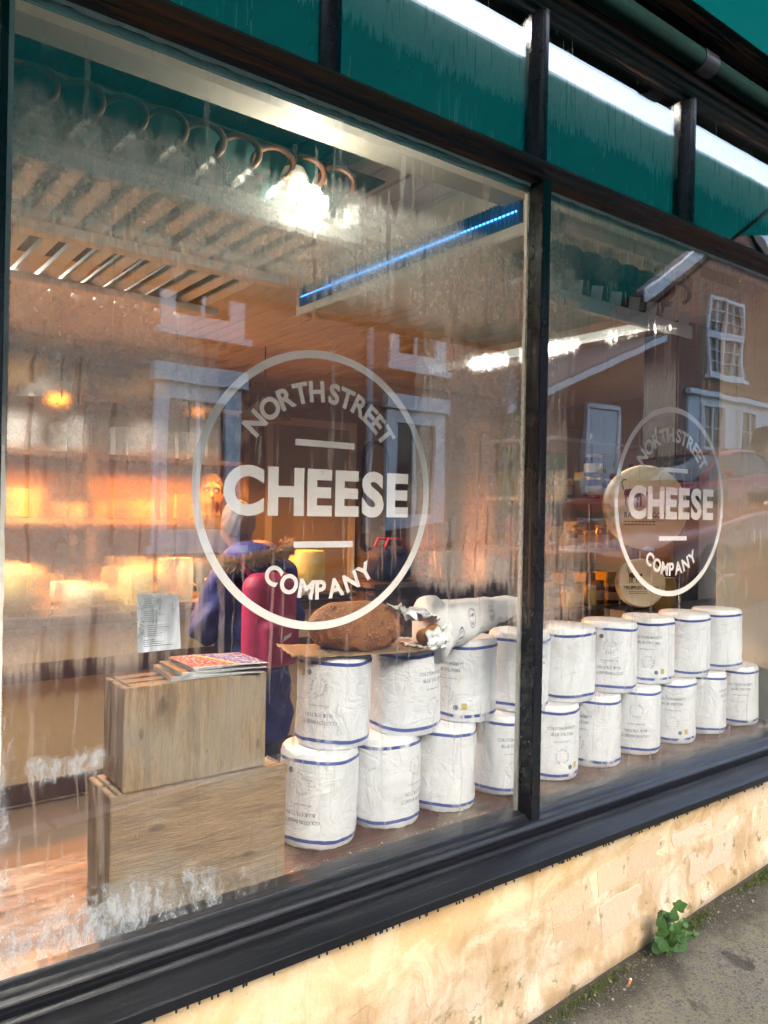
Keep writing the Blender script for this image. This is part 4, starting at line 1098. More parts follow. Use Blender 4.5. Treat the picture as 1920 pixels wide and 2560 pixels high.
for i, (x, y, r_, h, mt) in enumerate(cnt):
    truckle(x, y, cz_, r_, h, mt, '%s cheese truckle, %s along the counter from the shop corner' % (cl2[i], ORD[i]), 'cheeses on the counter')
for i, (x, a) in enumerate(((.33, -.6), (1.40, -2.2), (2.10, -2.0))):
    wedge(x, 3.08, cz_, .14, .10, a, 'cut yellow cheese wedge behind the %s gap of the counter truckles' % ORD[i])
for i, x in enumerate((.73, 2.24)):
    o = MB().box((x-.06, 2.78, cz_), (x+.06, 2.90, cz_+.09)).build('price_card_box', M['white_box'], None, bevel=.004); tag(o, 'white carton on the counter %s' % ('behind the mist' if i == 0 else 'in front of the shop assistant'), 'carton')
sc_ = thing('weighing_scale', 'dark weighing scale on the counter below the shop assistant', 'scale', (2.30, 3.05, cz_))
MB().box((2.20, 2.95, cz_), (2.42, 3.15, cz_+.07)).build('base', M['dark'], sc_, bevel=.01); MB().box((2.19, 2.94, cz_+.075), (2.43, 3.16, cz_+.085)).build('pan', M['steel'], sc_, bevel=.003)
MB().box((2.24, 2.93, cz_+.085), (2.40, 2.945, cz_+.17)).build('display', M['dark'], sc_, bevel=.006)

# ------------------------------------------------------------------ back shelves behind the counter
bs_ = thing('back_shelving', 'dark wooden shelving behind the counter loaded with cheese wheels', 'shelving', (1.0, 4.5, 0))
for z in (.9, 1.42, 1.90, 2.32): MB().box((-1.2, 4.3, z), (3.0, 4.75, z+.035)).build('shelf', M['shelf_wood'] if z != 1.9 else M['dark_wood'], bs_, bevel=.003)
for x in (-1.2, .2, 1.6, 2.97): MB().box((x, 4.28, 0), (x+.05, 4.77, 2.6)).build('upright', M['dark_wood'], bs_, bevel=.003)
MB().box((-1.2, 4.772, 0), (3.0, 4.80, 2.6)).build('back_board', M['shelf_wood'], bs_)
k = 0
for z in (.935, 1.455, 1.935, 2.355):
    for i in range(9):
        x = -.98+i*.44+rnd.uniform(-.03, .03)
        r_ = rnd.uniform(.12, .17); h = rnd.uniform(.10, .24); mt = rnd.choice(['cheese_y', 'cheese_pale', 'cheese_y'])
        if z == 1.935: mt = 'paper_flat'; h = .22; r_ = .14
        if z == 2.355: h = rnd.uniform(.08, .2)
        truckle(x, 4.52, z+.0005, r_, h, mt, '%s cheese, %s along the %s shelf behind the counter' % ('white wrapped' if z == 1.935 else 'golden', ORD[i], {.935: 'lowest', 1.455: 'second', 1.935: 'third', 2.355: 'top'}[z]), 'cheeses on the back shelves')

# ------------------------------------------------------------------ doorway, mirror, shelving deeper in the shop
dw = thing('inner_door', 'plain grey door in the back wall between shelves and mirror', 'door', (4.15, 5.19, 0))
MB().box((3.72, 5.16, 0), (4.62, 5.199, 2.30)).build('leaf', M['plaster'], dw, bevel=.004)
for a, b in ((3.64, 3.715), (4.625, 4.70)): MB().box((a, 5.13, 0), (b, 5.199, 2.38)).build('frame_post', M['cream_wall'], dw, bevel=.004)
MB().box((3.64, 5.13, 2.385), (4.70, 5.199, 2.46)).build('frame_head', M['cream_wall'], dw, bevel=.004)
mi = thing('wall_mirror', 'tall arched mirror with black frame hanging by the back wall', 'mirror', (4.80, 4.9, 1.3))
def arch(w_, z0, z1, n=14):
    p = [(w_, z0+w_*.5), (w_, z1-w_)]+[(w_*math.cos(R(180*i/n)), z1-w_+w_*math.sin(R(180*i/n))) for i in range(1, n)]+[(-w_, z1-w_), (-w_, z0+w_*.5)]
    return p + [(w_*math.cos(R(180+180*i/n)), z0+w_*.5+.5*w_*math.sin(R(180+180*i/n))) for i in range(1, n)]
MB().prism([(4.80+a, b) for a, b in arch(.17, 1.12, 2.28)], 'y', 4.92, 4.96).build('frame', M['dark'], mi, bevel=.006)
t = NT('mirror_glass'); M['mirror'] = t.done(t.bsdf((.75, .75, .74), .03, 1.0))
MB().prism([(4.80+a, b) for a, b in arch(.125, 1.17, 2.235)], 'y', 4.910, 4.919).build('mirror_glass', M['mirror'], mi)
MB().box((4.76, 4.961, 1.9), (4.84, 5.198, 1.96)).build('wall_bracket', M['dark'], mi)
def unit(label, x0, x1, y0, y1, zs, top, mat='shelf_wood'):
    o = thing('shelf_unit', label, 'shelving', ((x0+x1)/2, (y0+y1)/2, 0))
    for z in zs: MB().box((x0+.031, y0, z), (x1-.031, y1, z+.025)).build('shelf', M[mat], o, bevel=.003)
    for x in (x0, x1-.03): MB().box((x, y0, 0), (x+.03, y1, top)).build('upright', M[mat], o, bevel=.003)
    MB().box((x0+.031, y1-.012, 0.02), (x1-.031, y1-.002, top-.02)).build('back_board', M['cream_wall'], o)
    return o
unit('pine shelf unit of yellow packets and cartons left of the mullion', 4.45, 5.35, 3.45, 3.80, (.35, .85, 1.22, 1.62, 2.02, 2.30), 2.33)
def goods(kind, x, y, z, w_, d, h, mat, label, group):
    if kind == 'box':
        o = MB().box((x-w_/2, y-d/2, z), (x+w_/2, y+d/2, z+h)).build('carton', M[mat], None, bevel=.004); tag(o, label, 'carton', group); return
    if kind == 'bottle':
        o = MB().lathe([(w_*.48, 0), (w_*.5, .01), (w_*.5, h*.6), (w_*.2, h*.75), (w_*.17, h*.97), (w_*.2, h), (0, h)], 16, (x, y, z)).build('bottle', M[mat], None, smooth=40); tag(o, label, 'bottle', group); return
pos = 0
for zi, z in enumerate((.3755, .8755, 1.2455, 1.6455, 2.0455)):
    x = 4.56; j = 0
    while x < 5.24:
        kind, mt, w_, h = [('box', 'yellow_box', .12, .26), ('box', 'white_box', .13, .20), ('bottle', 'amber_glass', .085, .26), ('box', 'yellow_box', .10, .30), ('box', 'red_box', .12, .2)][(zi*2+j) % 5 if zi != 3 else (0 if j < 4 else 2)]
        goods(kind, x, 3.60, z, w_, .14, min(h, .32), mt, '%s %s, %s along the %s shelf of the pine unit' % ({'yellow_box': 'yellow', 'white_box': 'white', 'amber_glass': 'amber', 'red_box': 'dark red'}[mt], 'packet' if kind == 'box' else 'bottle', ORD[j], ['bottom', 'second', 'third', 'fourth', 'fifth'][zi]), 'goods on the pine shelf unit')
        x += w_+.02; j += 1
goods('bottle', 4.62, 3.60, 2.3255, .12, .1, .34, 'amber_glass', 'tall amber bottle standing on top of the pine shelf unit', None)
goods('box', 4.98, 3.60, 2.3255, .20, .16, .17, 'green_box', 'green carton standing on top of the pine shelf unit', None)
dk = thing('dark_sideboard', 'low dark wooden sideboard beyond the customers', 'sideboard', (4.6, 2.9, 0))
MB().box((3.20, 2.75, 0), (5.8, 3.15, 1.02)).build('body', M['dark_wood'], dk, bevel=.006); MB().box((3.16, 2.70, 1.021), (5.85, 3.18, 1.055)).build('top', M['dark_wood'], dk, bevel=.004)
for i in range(5): MB().box((3.26+i*.49, 2.735, .12), (3.72+i*.49, 2.749, .94)).build('door', M['dark_wood'], dk, bevel=.004)
goods('box', 4.00, 2.92, 1.0555, .22, .16, .20, 'white_box', 'white printed carton on the dark sideboard', None)
goods('box', 4.30, 2.92, 1.0555, .18, .16, .24, 'red_box', 'dark red carton on the dark sideboard', None)
goods('bottle', 4.60, 2.92, 1.0555, .09, .1, .30, 'amber_glass', 'amber bottle on the dark sideboard', None)

# ------------------------------------------------------------------ right-hand display shelving with jars and printed wheels
js = thing('jar_rack', 'grey metal rack of jars, tubs and cheeses behind the second round logo', 'shelving', (3.55, 1.25, 0))
for z in (.55, .86, 1.06, 1.36, 1.62, 1.92): MB().box((2.95, 1.02, z), (3.86, 1.50, z+.018)).build('shelf', M['steel'], js, bevel=.002)
for x in (2.93, 3.87):
    for y in (1.03, 1.48): MB().tube([(x, y, 0), (x, y, 2.05)], .010, 8).build('post', M['steel'], js)
ft = thing('steel_cabinet', 'low steel and black chilled cabinet behind the cheeses at the clear pane', 'cabinet', (3.9, .95, 0))
MB().box((3.60, .72, 0), (4.42, 1.0, 1.02)).build('body', M['dark'], ft, bevel=.006); MB().box((3.58, .70, 1.021), (4.44, 1.01, 1.065)).build('top', M['steel'], ft, bevel=.004)
pi_ = struct(MB().box((4.05, 1.02, 0), (4.30, 1.25, 2.69)).build('pillar', M['dark'], bevel=.01) if False else MB().box((4.05, 1.02, 0), (4.30, 1.25, 2.69)).build('pillar', M['dark'], None, bevel=.01))
struct(MB().box((4.301, 1.02, 0), (5.0, 1.10, 2.69)).build('wall_partition', M['plaster'], None, bevel=.004))
def jar(x, y, z, r_, h, label, body, lid='gold_lid', lab=True):
    o = thing('jar', label, 'jar', (x, y, z), 'jars and tubs on the metal rack')
    MB().lathe([(r_*.92, 0), (r_, .006), (r_, h*.72), (r_*.82, h*.84), (r_*.82, h*.86)], 18).build('glass', M[body], o, smooth=40, local=True)
    MB().lathe([(r_*.88, h*.862), (r_*.9, h*.87), (r_*.9, h*.99), (r_*.82, h)], 18).build('lid', M[lid], o, smooth=40, local=True)
    if lab: MB().lathe([(r_*1.012, h*.16), (r_*1.012, h*.58)], 18).build('label', M['label_cream'], o, smooth=40, local=True)
jr = random.Random(4)
for zi, (z, nm) in enumerate(((.5685, 'lowest'), (.8785, 'second'), (1.0785, 'third'), (1.3785, 'fourth'), (1.6385, 'fifth'))):
    x = 3.02; j = 0
    while x < 3.80:
        r_ = jr.uniform(.032, .042); body, lid, cn = jr.choice([('jar_glass', 'gold_lid', 'dark preserve'), ('cheese_y', 'white_box', 'yellow'), ('white_box', 'white_box', 'white'), ('amber_glass', 'gold_lid', 'amber')])
        h_ = jr.uniform(.085, .125)
        if j < 10: jar(x, 1.10+jr.uniform(-.02, .03), z, r_, h_, '%s jar, %s along the %s shelf of the metal rack' % (cn, ORD[j], nm), body, lid, cn != 'yellow')
        if jr.random() < .55:
            goods('box', x, 1.28, z, .085, .10, jr.uniform(.08, .16), jr.choice(['white_box', 'yellow_box', 'red_box']), 'carton behind the %s jar on the %s shelf of the metal rack' % (ORD[min(j, 9)], nm), 'cartons on the metal rack')
        x += 2*r_+.018; j += 1
# stacked preserve jars seen clearest
for i, (z, cn) in enumerate(((1.6385, 'lower'), (1.755, 'upper'))):
    jar(3.335, .995 if False else 1.045, z+ .0 , .048, .112, 'dark preserve jar with gold lid beside the big wheel, %s of two' % cn, 'jar_glass')
def cow(mb, c, ex, ez, nrm, k):
    """standing cow print, built from flat patches"""
    def poly(p): mb.raw([tuple(c+ex*(a*k)+ez*(b*k)+nrm*.0016) for a, b in p], [tuple(range(len(p)))])
    poly([(-.40, .05), (-.36, .26), (-.10, .30), (.22, .28), (.32, .20), (.30, .02), (.10, -.06), (-.20, -.05)])
    poly([(.28, .16), (.32, .20), (.50, .24), (.56, .12), (.50, .02), (.34, .04)])
    for a in (-.36, -.22, .10, .24): poly([(a, .02), (a+.085, .02), (a+.06, -.38), (a+.005, -.38)])
    poly([(-.40, .24), (-.44, .26), (-.50, .55), (-.40, .68), (-.26, .66), (-.26, .62), (-.38, .63), (-.45, .54), (-.38, .28)])
    poly([(-.50, -.40), (.45, -.40), (.45, -.415), (-.50, -.415)])
def wheel(label, c, dia, lines, tilt):
    c = Vector(c); o = thing('printed_cheese', label, 'cheese', tuple(c-Vector((0, 0, dia/2))))
    nrm = Vector((math.sin(R(tilt))*-1, -math.cos(R(tilt)), .10)).normalized(); ex = Vector((math.cos(R(tilt)), -math.sin(R(tilt)), 0)).normalized(); ez = ex.cross(nrm)*-1
    if ez.z < 0: ez = -ez
    r_ = dia/2; n = 56; v = []; f = []
    for (s, d_) in ((.0, .0), (.95, .0), (.985, -.006), (1.0, -.016), (1.0, -.05), (.96, -.062), (0, -.062)):
        for i in range(n):
            a = 2*math.pi*i/n; v.append(tuple(c+ex*(r_*s*math.cos(a))+ez*(r_*s*math.sin(a))+nrm*d_))
    for L in range(6):
        for i in range(n): f.append((L*n+i, L*n+(i+1) % n, (L+1)*n+(i+1) % n, (L+1)*n+i))
    MB().raw(v, f).build('rind', M['wheel'], o, smooth=40)
    mb = MB(); cow(mb, c+ex*(-.16*dia)+ez*(.12*dia), ex, ez, nrm, dia*.30)
    V, F = text2d(lines[0], .062*dia, .02, .05, lines[1]*dia)
    mb.raw([tuple(c+ex*(a-.03*dia)+ez*(b-.13*dia)+nrm*.0016) for a, b in V], F)
    for i in range(2):
        for j in range(9):
            a = (-.28+j*.042)*dia; b = (-.185-i*.035)*dia; w_ = .030*dia
            mb.raw([tuple(c+ex*p_+ez*q_+nrm*.0016) for p_, q_ in ((a, b), (a+w_, b), (a+w_, b+.014*dia), (a, b+.014*dia))], [(0, 1, 2, 3)])
    mb.build('printed_face', M['ink_black'], o)['kind'] = 'stuff'
wheel('big pale round cheese wheel printed with a cow, behind the second logo', (3.455, .80, 1.600), .43, ('BARON BIGOD', .50), 34)
wheel('smaller round cheese wheel printed with a cow, below the big wheel', (3.455, .82, 1.212), .25, ('TRUFFLED BARON', .72), 34)
hk = thing('wheel_stand', 'thin dark stand holding the two printed cheese wheels', 'stand', (3.50, .90, 1.06))
MB().box((3.47, .895, 1.066), (3.53, .925, 1.82)).build('post', M['dark'], hk); MB().box((3.40, .88, 1.0655), (3.60, .99, 1.075)).build('foot', M['dark'], hk)
for i, (x, r_) in enumerate(((3.68, .06), (3.30, .07))):
    o = MB().lathe([(r_*.8, 0), (r_, .02), (r_*1.0, .13), (r_*.9, .15), (r_*.9, .165), (0, .165)], 20, (x if i == 0 else 3.72, .84 if i == 0 else .95, 1.0655)).build('cheese_tub', M['cheese_y'], None, smooth=40)
    tag(o, 'yellow lidded cheese tub on the steel cabinet, %s the small wheel' % ('next to' if i == 0 else 'behind'), 'tub')

# ------------------------------------------------------------------ people
def person(label, loc, rot): 
    o = thing('person', label, 'person', loc, None, rot); return o
# shop assistant, facing the street (-y local)
pv = person('shop assistant with short dark hair in a navy top behind the counter', (2.335, 3.52, 0), R(-22))
def body_f(X, Y, Z):
    b = sd_ell(X, Y, Z, (0, 0, 1.660), (.079, .096, .115))
    b = su(b, sd_ell(X, Y, Z, (0, -.032, 1.592), (.061, .062, .056)), .03)
    b = su(b, sd_cap(X, Y, Z, (0, -.088, 1.665), (0, -.112, 1.632), .008, .015), .014)
    b = su(b, sd_ell(X, Y, Z, (0, -.086, 1.598), (.028, .014, .012)), .012)
    b = su(b, sd_cap(X, Y, Z, (-.05, -.07, 1.690), (.05, -.07, 1.690), .014, .014), .02)
    for s in (-1, 1):
        b = su(b, sd_ell(X, Y, Z, (s*.078, .008, 1.645), (.012, .024, .034)), .008)
        b = sub_(b, sd_ell(X, Y, Z, (s*.031, -.096, 1.668), (.017, .012, .010)), .010)
    b = su(b, sd_cap(X, Y, Z, (0, .020, 1.56), (0, .015, 1.44), .046, .052), .03)
    b = su(b, sd_cap(X, Y, Z, (-.15, .01, 1.40), (.15, .01, 1.40), .065, .065), .05)
    b = su(b, sd_ell(X, Y, Z, (0, .01, 1.20), (.185, .12, .26)), .08)
    b = su(b, sd_ell(X, Y, Z, (0, .01, .95), (.175, .12, .18)), .08)
    for s in (-1, 1):
        b = su(b, sd_cap(X, Y, Z, (s*.19, .01, 1.39), (s*.23, -.02, 1.13), .052, .042), .03)
        b = su(b, sd_cap(X, Y, Z, (s*.23, -.02, 1.13), (s*.16, -.22, 1.06), .040, .028), .02)
        b = su(b, sd_ell(X, Y, Z, (s*.15, -.27, 1.05), (.032, .055, .018)), .015)
        for q in range(4): b = su(b, sd_cap(X, Y, Z, (s*(.128+q*.016), -.31, 1.05), (s*(.122+q*.016), -.365+.008*abs(q-1.5), 1.035), .009, .007), .004)
        b = su(b, sd_cap(X, Y, Z, (s*.122, -.26, 1.05), (s*.095, -.305, 1.042), .010, .008), .006)
        b = su(b, sd_cap(X, Y, Z, (s*.09, .01, .90), (s*.10, .0, .48), .085, .058), .04)
        b = su(b, sd_cap(X, Y, Z, (s*.10, .0, .48), (s*.10, .02, .08), .055, .038), .02)
        b = su(b, sd_ell(X, Y, Z, (s*.10, -.05, .04), (.045, .12, .04)), .02)
    return b
ob('body', sdf_mesh('assistant_body', body_f, (-.32, -.42, -.01), (.32, .20, 1.80), .0125), M['skin'], pv, local=True)
def shirt_f(X, Y, Z):
    b = sd_cap(X, Y, Z, (-.15, .01, 1.39), (.15, .01, 1.39), .078, .078)
    b = su(b, sd_ell(X, Y, Z, (0, .01, 1.20), (.20, .138, .27)), .08); b = su(b, sd_ell(X, Y, Z, (0, .01, .95), (.19, .138, .22)), .08)
    for s in (-1, 1):
        b = su(b, sd_cap(X, Y, Z, (s*.19, .01, 1.39), (s*.23, -.02, 1.13), .066, .055), .03); b = su(b, sd_cap(X, Y, Z, (s*.23, -.02, 1.13), (s*.172, -.19, 1.07), .053, .042), .02)
    b = su(b, sd_cap(X, Y, Z, (0, .012, 1.40), (0, .012, 1.468), .082, .070), .03)
    return np.maximum(b, -(Z-.78))
ob('shirt', sdf_mesh('shirt', shirt_f, (-.34, -.28, .74), (.34, .20, 1.56), .016), M['navy_shirt'], pv, local=True)
def hair_f(X, Y, Z):
    b = sd_ell(X, Y, Z, (0, .012, 1.672), (.086, .104, .122))
    cut = np.maximum(sd_ell(X, Y, Z, (0, -.10, 1.635), (.070, .085, .098)), -10)
    b = sub_(b, cut, .012)
    b = np.maximum(b, -(Z-1.60+.35*(Y-.02)))
    return b+.004*np.sin(X*170+Y*60)*np.sin(Y*120+Z*40)
ob('hair', sdf_mesh('hair', hair_f, (-.12, -.14, 1.5), (.12, .15, 1.84), .008), M['hair'], pv, local=True)
for s in (-1, 1):
    MB().lathe([(0, -.010), (.007, -.007), (.010, 0), (.007, .007), (0, .010)], 12, (s*.031, -.083, 1.668)).build('eye', M['white_frame'], pv, smooth=180, local=True)
    MB().lathe([(0, -.0075), (.0065, 0), (0, .0075)], 10, (s*.031, -.0900, 1.667)).build('iris', M['ink_black'], pv, smooth=180, local=True)
    MB().tube([(s*.014, -.094, 1.688), (s*.032, -.096, 1.692), (s*.050, -.083, 1.687)], [.003, .0042, .0025], 6).build('eyebrow', M['hair'], pv, smooth=180, local=True)
MB().tube([(-.027, -.090, 1.599), (0, -.100, 1.598), (.027, -.090, 1.599)], [.0018, .0040, .0018], 6).build('mouth_line', M['red_box'], pv, smooth=180, local=True)

# customer, back to the street (faces +y)
pc = person('customer in a blue parka with fur-trimmed hood, back turned, at the counter', (2.04, 2.30, 0), R(8))
def cust_f(X, Y, Z):
    b = sd_ell(X, Y, Z, (-.09, .05, 1.47), (.080, .098, .118)); b = su(b, sd_ell(X, Y, Z, (-.09, .10, 1.41), (.055, .055, .055)), .03)
    for s in (-1, 1): b = su(b, sd_ell(X, Y, Z, (-.09+s*.082, .05, 1.455), (.012, .022, .032)), .008)
    b = su(b, sd_cap(X, Y, Z, (-.085, .04, 1.40), (-.04, .0, 1.22), .058, .066), .03)
    b = su(b, sd_cap(X, Y, Z, (-.15, 0, 1.20), (.15, 0, 1.20), .07, .07), .05); b = su(b, sd_ell(X, Y, Z, (0, 0, 1.0), (.18, .12, .28)), .08); b = su(b, sd_ell(X, Y, Z, (0, 0, .80), (.18, .13, .16)), .08)
    for s in (-1, 1):
        b = su(b, sd_cap(X, Y, Z, (s*.20, 0, 1.19), (s*.27, .03, .93), .05, .042), .03); b = su(b, sd_cap(X, Y, Z, (s*.27, .03, .93), (s*.17, .26, 1.0), .04, .03), .02)
        b = su(b, sd_ell(X, Y, Z, (s*.15, .31, 1.02), (.03, .055, .02)), .015)
        for q in range(4): b = su(b, sd_cap(X, Y, Z, (s*(.128+q*.016), .35, 1.02), (s*(.122+q*.016), .395-.008*abs(q-1.5), 1.0), .009, .007), .004)
        b = su(b, sd_cap(X, Y, Z, (s*.122, .29, 1.02), (s*.095, .335, 1.01), .01, .008), .006)
        b = su(b, sd_cap(X, Y, Z, (s*.09, 0, .76), (s*.10, .01, .42), .085, .06), .04); b = su(b, sd_cap(X, Y, Z, (s*.10, .01, .42), (s*.10, 0, .08), .056, .04), .02)
        b = su(b, sd_ell(X, Y, Z, (s*.10, .05, .04), (.045, .12, .04)), .02)
    return b
ob('body', sdf_mesh('customer_body', cust_f, (-.36, -.22, -.01), (.36, .44, 1.62), .0135), M['skin'], pc, local=True)
def chair_f(X, Y, Z):
    b = sd_ell(X, Y, Z, (-.09, .038, 1.478), (.088, .104, .120)); b = np.maximum(b, -(Z-1.40)); b = np.maximum(b, (Y-.075)-.3*(Z-1.47))
    return b+.003*np.sin(X*150)*np.sin(Z*60+Y*90)
ob('hair', sdf_mesh('grey_hair', chair_f, (-.20, -.10, 1.36), (.02, .20, 1.62), .008), M['grey_hair'], pc, local=True)
def coat_f(X, Y, Z):
    b = sd_cap(X, Y, Z, (-.15, 0, 1.19), (.15, 0, 1.19), .10, .10)
    b = su(b, sd_cap(X, Y, Z, (0, 0, 1.05), (0, 0, .38), .20, .235, (1, 1.25, 1)), .08)
    for s in (-1, 1): b = su(b, sd_cap(X, Y, Z, (s*.20, 0, 1.18), (s*.285, .03, .92), .085, .080), .03); b = su(b, sd_cap(X, Y, Z, (s*.285, .03, .92), (s*.185, .22, .985), .076, .052), .02)
    b = su(b, sd_ell(X, Y, Z, (-.05, -.06, 1.30), (.15, .15, .085)), .05)
    b = b + .009*np.sin(Z*38+3*np.sin(X*9)+2*np.sin(Y*14))*np.clip((1.25-Z)*4, 0, 1) + .006*np.sin(X*31+Z*17+Y*22)
    return np.maximum(b, -(Z-.30))
ob('parka', sdf_mesh('parka', coat_f, (-.42, -.30, .26), (.42, .36, 1.44), .015), M['parka'], pc, local=True)
fu = MB(); fr = random.Random(5)
for i in range(2600):
    u = fr.random(); a = R(165+ (375-165)*u)
    c = Vector((-.05+.185*math.cos(a), -.07+.125*math.sin(a), 1.305+.045*math.cos(a*1.0)+.02*fr.uniform(-1, 1)))
    d = Vector((math.cos(a)+fr.uniform(-.7, .7), math.sin(a)+fr.uniform(-.7, .7), fr.uniform(-.8, .9))).normalized()*fr.uniform(.04, .075); s = d.cross(Vector((fr.random(), fr.random(), 1))).normalized()*.0035
    s2 = s.cross(d).normalized()*.0035
    fu.raw([c+s, c-s, c+s2, c+d], [(0, 1, 3), (1, 2, 3), (2, 0, 3)])
o = fu.build('fur_trim', M['fur'], pc, local=True); o['kind'] = 'stuff'
rk = thing('rucksack', 'maroon rucksack worn on the back of the customer in the parka', 'rucksack', (1.985, 2.03, .72), None, R(12))
def ruck_f(X, Y, Z):
    b = sd_box(X, Y, Z, (0, 0, .26), (.155, .085, .245), .08)
    b = su(b, sd_box(X, Y, Z, (0, -.085, .15), (.115, .045, .12), .045), .025)
    return sub_(b, sd_cap(X, Y, Z, (-.15, -.092, .345), (.15, -.092, .345), .006, .006), .008)
ob('pack', sdf_mesh('pack', ruck_f, (-.19, -.17, -.02), (.19, .12, .53), .012), M['maroon'], rk, local=True)
MB().raw([(-.03, -.140, .165), (.025, -.140, .185), (.03, -.140, .205), (-.02, -.140, .19)], [(0, 1, 2, 3)]).build('logo_mark', M['white_frame'], rk, local=True)
for s in (-1, 1): MB().tube([(s*.09, .04, .48), (s*.11, .10, .56), (s*.12, .20, .50)], .014, 8).build('strap', M['maroon'], rk, smooth=180, local=True)
# padded bag on the sideboard
bg_ = thing('holdall_bag', 'rounded dark navy padded bag on the sideboard beside the customer', 'bag', (3.42, 2.88, 1.0555))
def bag_f(X, Y, Z):
    b = sd_box(X, Y, Z, (0, 0, .125), (.19, .12, .123), .11)
    return b+.006*np.sin(X*40+Z*12)*np.sin(Z*30)
ob('bag_body', sdf_mesh('bag_body', bag_f, (-.22, -.15, -.02), (.22, .15, .28), .014), M['navy_jacket'], bg_, local=True)
for yy in (-.06, .06): MB().tube([(-.09, yy, .235), (-.06, yy, .30), (.06, yy, .30), (.09, yy, .235)], .010, 8).build('handle', M['maroon'], bg_, smooth=180, local=True)
def trous(X, Y, Z):
    b = sd_cap(X, Y, Z, (-.09, 0, .80), (-.10, .01, .42), .10, .075); b = np.minimum(b, sd_cap(X, Y, Z, (.09, 0, .80), (.10, .01, .42), .10, .075))
    for s in (-1, 1): b = np.minimum(b, sd_cap(X, Y, Z, (s*.10, .01, .42), (s*.10, 0, .09), .075, .062))
    return np.maximum(b, -(Z-.08))
tm = sdf_mesh('trousers', trous, (-.24, -.14, .04), (.24, .16, .94), .018)
for p in (pc, pv): ob('trousers', tm, M['navy_shirt'], p, local=True)

# ------------------------------------------------------------------ houses across the street
FY = -8.0
def win(parent, x0, x1, z0, z1, y, nx, nz, fr=.06, sill=True, mat='white_frame'):
    """framed window on a facade whose face looks to +y"""
    w_ = thing_part('window', parent)
    MB().box((x0+fr, y-.03, z0+fr), (x1-fr, y-.02, z1-fr)).build('pane', M['pane_dark'], w_)
    mb = MB()
    mb.box((x0, y-.02, z0), (x0+fr, y+.05, z1)); mb.box((x1-fr, y-.02, z0), (x1, y+.05, z1)); mb.box((x0+fr, y-.02, z0), (x1-fr, y+.05, z0+fr)); mb.box((x0+fr, y-.02, z1-fr), (x1-fr, y+.05, z1))
    mb.build('frame', M[mat], w_)
    for i in range(1, nx):
        x = x0+fr+(x1-x0-2*fr)*i/nx; t_ = .018 if (nx % 2 or i != nx//2) else .045
        MB().box((x-t_/2, y-.018, z0+fr), (x+t_/2, y+.03, z1-fr)).build('bar', M[mat], w_)
    for i in range(1, nz):
        z = z0+fr+(z1-z0-2*fr)*i/nz
        MB().box((x0+fr, y-.016, z-.01), (x1-fr, y+.028, z+.01)).build('bar', M[mat], w_)
    if sill: MB().box((x0-.08, y-.02, z0-.09), (x1+.08, y+.12, z0-.001)).build('sill', M[mat], w_)
    return w_
def thing_part(name, parent):
    o = bpy.data.objects.new(name, None); col.objects.link(o); o.parent = parent; o.location = -WO[parent.name]; WO[o.name] = Vector((0, 0, 0)); return o
th = thing('terrace_house', 'long red brick terrace across the street with white window surrounds', 'house', (2.0, FY, gz(2, FY)))
MB().box((-14, FY-6, -1.5), (9.7, FY, 5.25)).build('wall', M['brick_flat'], th)
MB().raw([(-14, FY+.3, 5.2), (9.7, FY+.3, 5.2), (9.7, FY-3, 6.6), (-14, FY-3, 6.6), (-14, FY-6.3, 5.2), (9.7, FY-6.3, 5.2)], [(0, 1, 2, 3), (3, 2, 5, 4), (0, 3, 4), (1, 5, 2)]).build('roof', M['slate'], th)
MB().tube([(-14, FY+.32, 5.18), (9.7, FY+.32, 5.18)], .07, 8).build('gutter', M['pipe'], th)
for x0 in (-7.2, -3.5, .1, 3.66, 7.245):
    win(th, x0, x0+1.16, 3.82, 5.05, FY+.02, 2, 2, .20)
for x0 in (-7.2, -3.5, .1, 3.59, 7.22):
    zg = gz(x0, FY)
    w_ = win(th, x0, x0+1.18, max(zg+.05, 1.05), 3.14, FY+.03, 2, 1, .20)
    MB().box((x0-.06, FY+.02, 3.14), (x0+1.24, FY+.16, 3.36)).build('head', M['white_frame'], w_)
MB().tube([(6.86, FY+.08, .5), (6.86, FY+.08, 5.1)], .055, 12).build('drain_pipe', M['pipe'], th, smooth=60)
for z in (2.0, 3.2, 4.4): MB().box((6.77, FY+.01, z), (6.95, FY+.15, z+.04)).build('pipe_clip', M['pipe'], th)
MB().box((-14, FY+.001, 3.50), (9.7, FY+.03, 3.53)).build('cable', M['dark'], th)
# lean-to with tiled roof and white door
lt = thing('outbuilding', 'low brick outbuilding across the street with tiled roof and white panelled door', 'outbuilding', (12, FY, gz(12, FY)))
MB().box((9.75, FY-3.2, -.2), (13.95, FY-.02, 3.2)).build('wall', M['brick_flat'], lt)
MB().prism([(9.75, 3.21), (13.95, 3.21), (13.95, 4.95), (9.75, 3.24)], 'y', FY-3.2, FY-.02).build('gable_wall', M['brick_flat'], lt)
def roof_pt(u, y): return Vector((9.55+4.42*u, y, 3.28+1.85*u))
rme = MB().prism([(0, 0), (.36, .05), (.36, .085), (0, .075)], 'y', 0, .30).mesh('tile')
sl_a = math.atan2(1.85, 4.42)
for i in range(13):
    for j in range(11):
        p = roof_pt(i/13.2, FY+.35-.305*(j+1)); ob('tile', rme, M['tile'], lt, loc=tuple(p+Vector((0, 0, .02))), rot=(0, -sl_a, 0))
MB().raw([tuple(roof_pt(0, FY+.34)), tuple(roof_pt(1, FY+.34)), tuple(roof_pt(1, FY-3.1)), tuple(roof_pt(0, FY-3.1))], [(0, 1, 2, 3)]).build('roof_deck', M['slate'], lt)
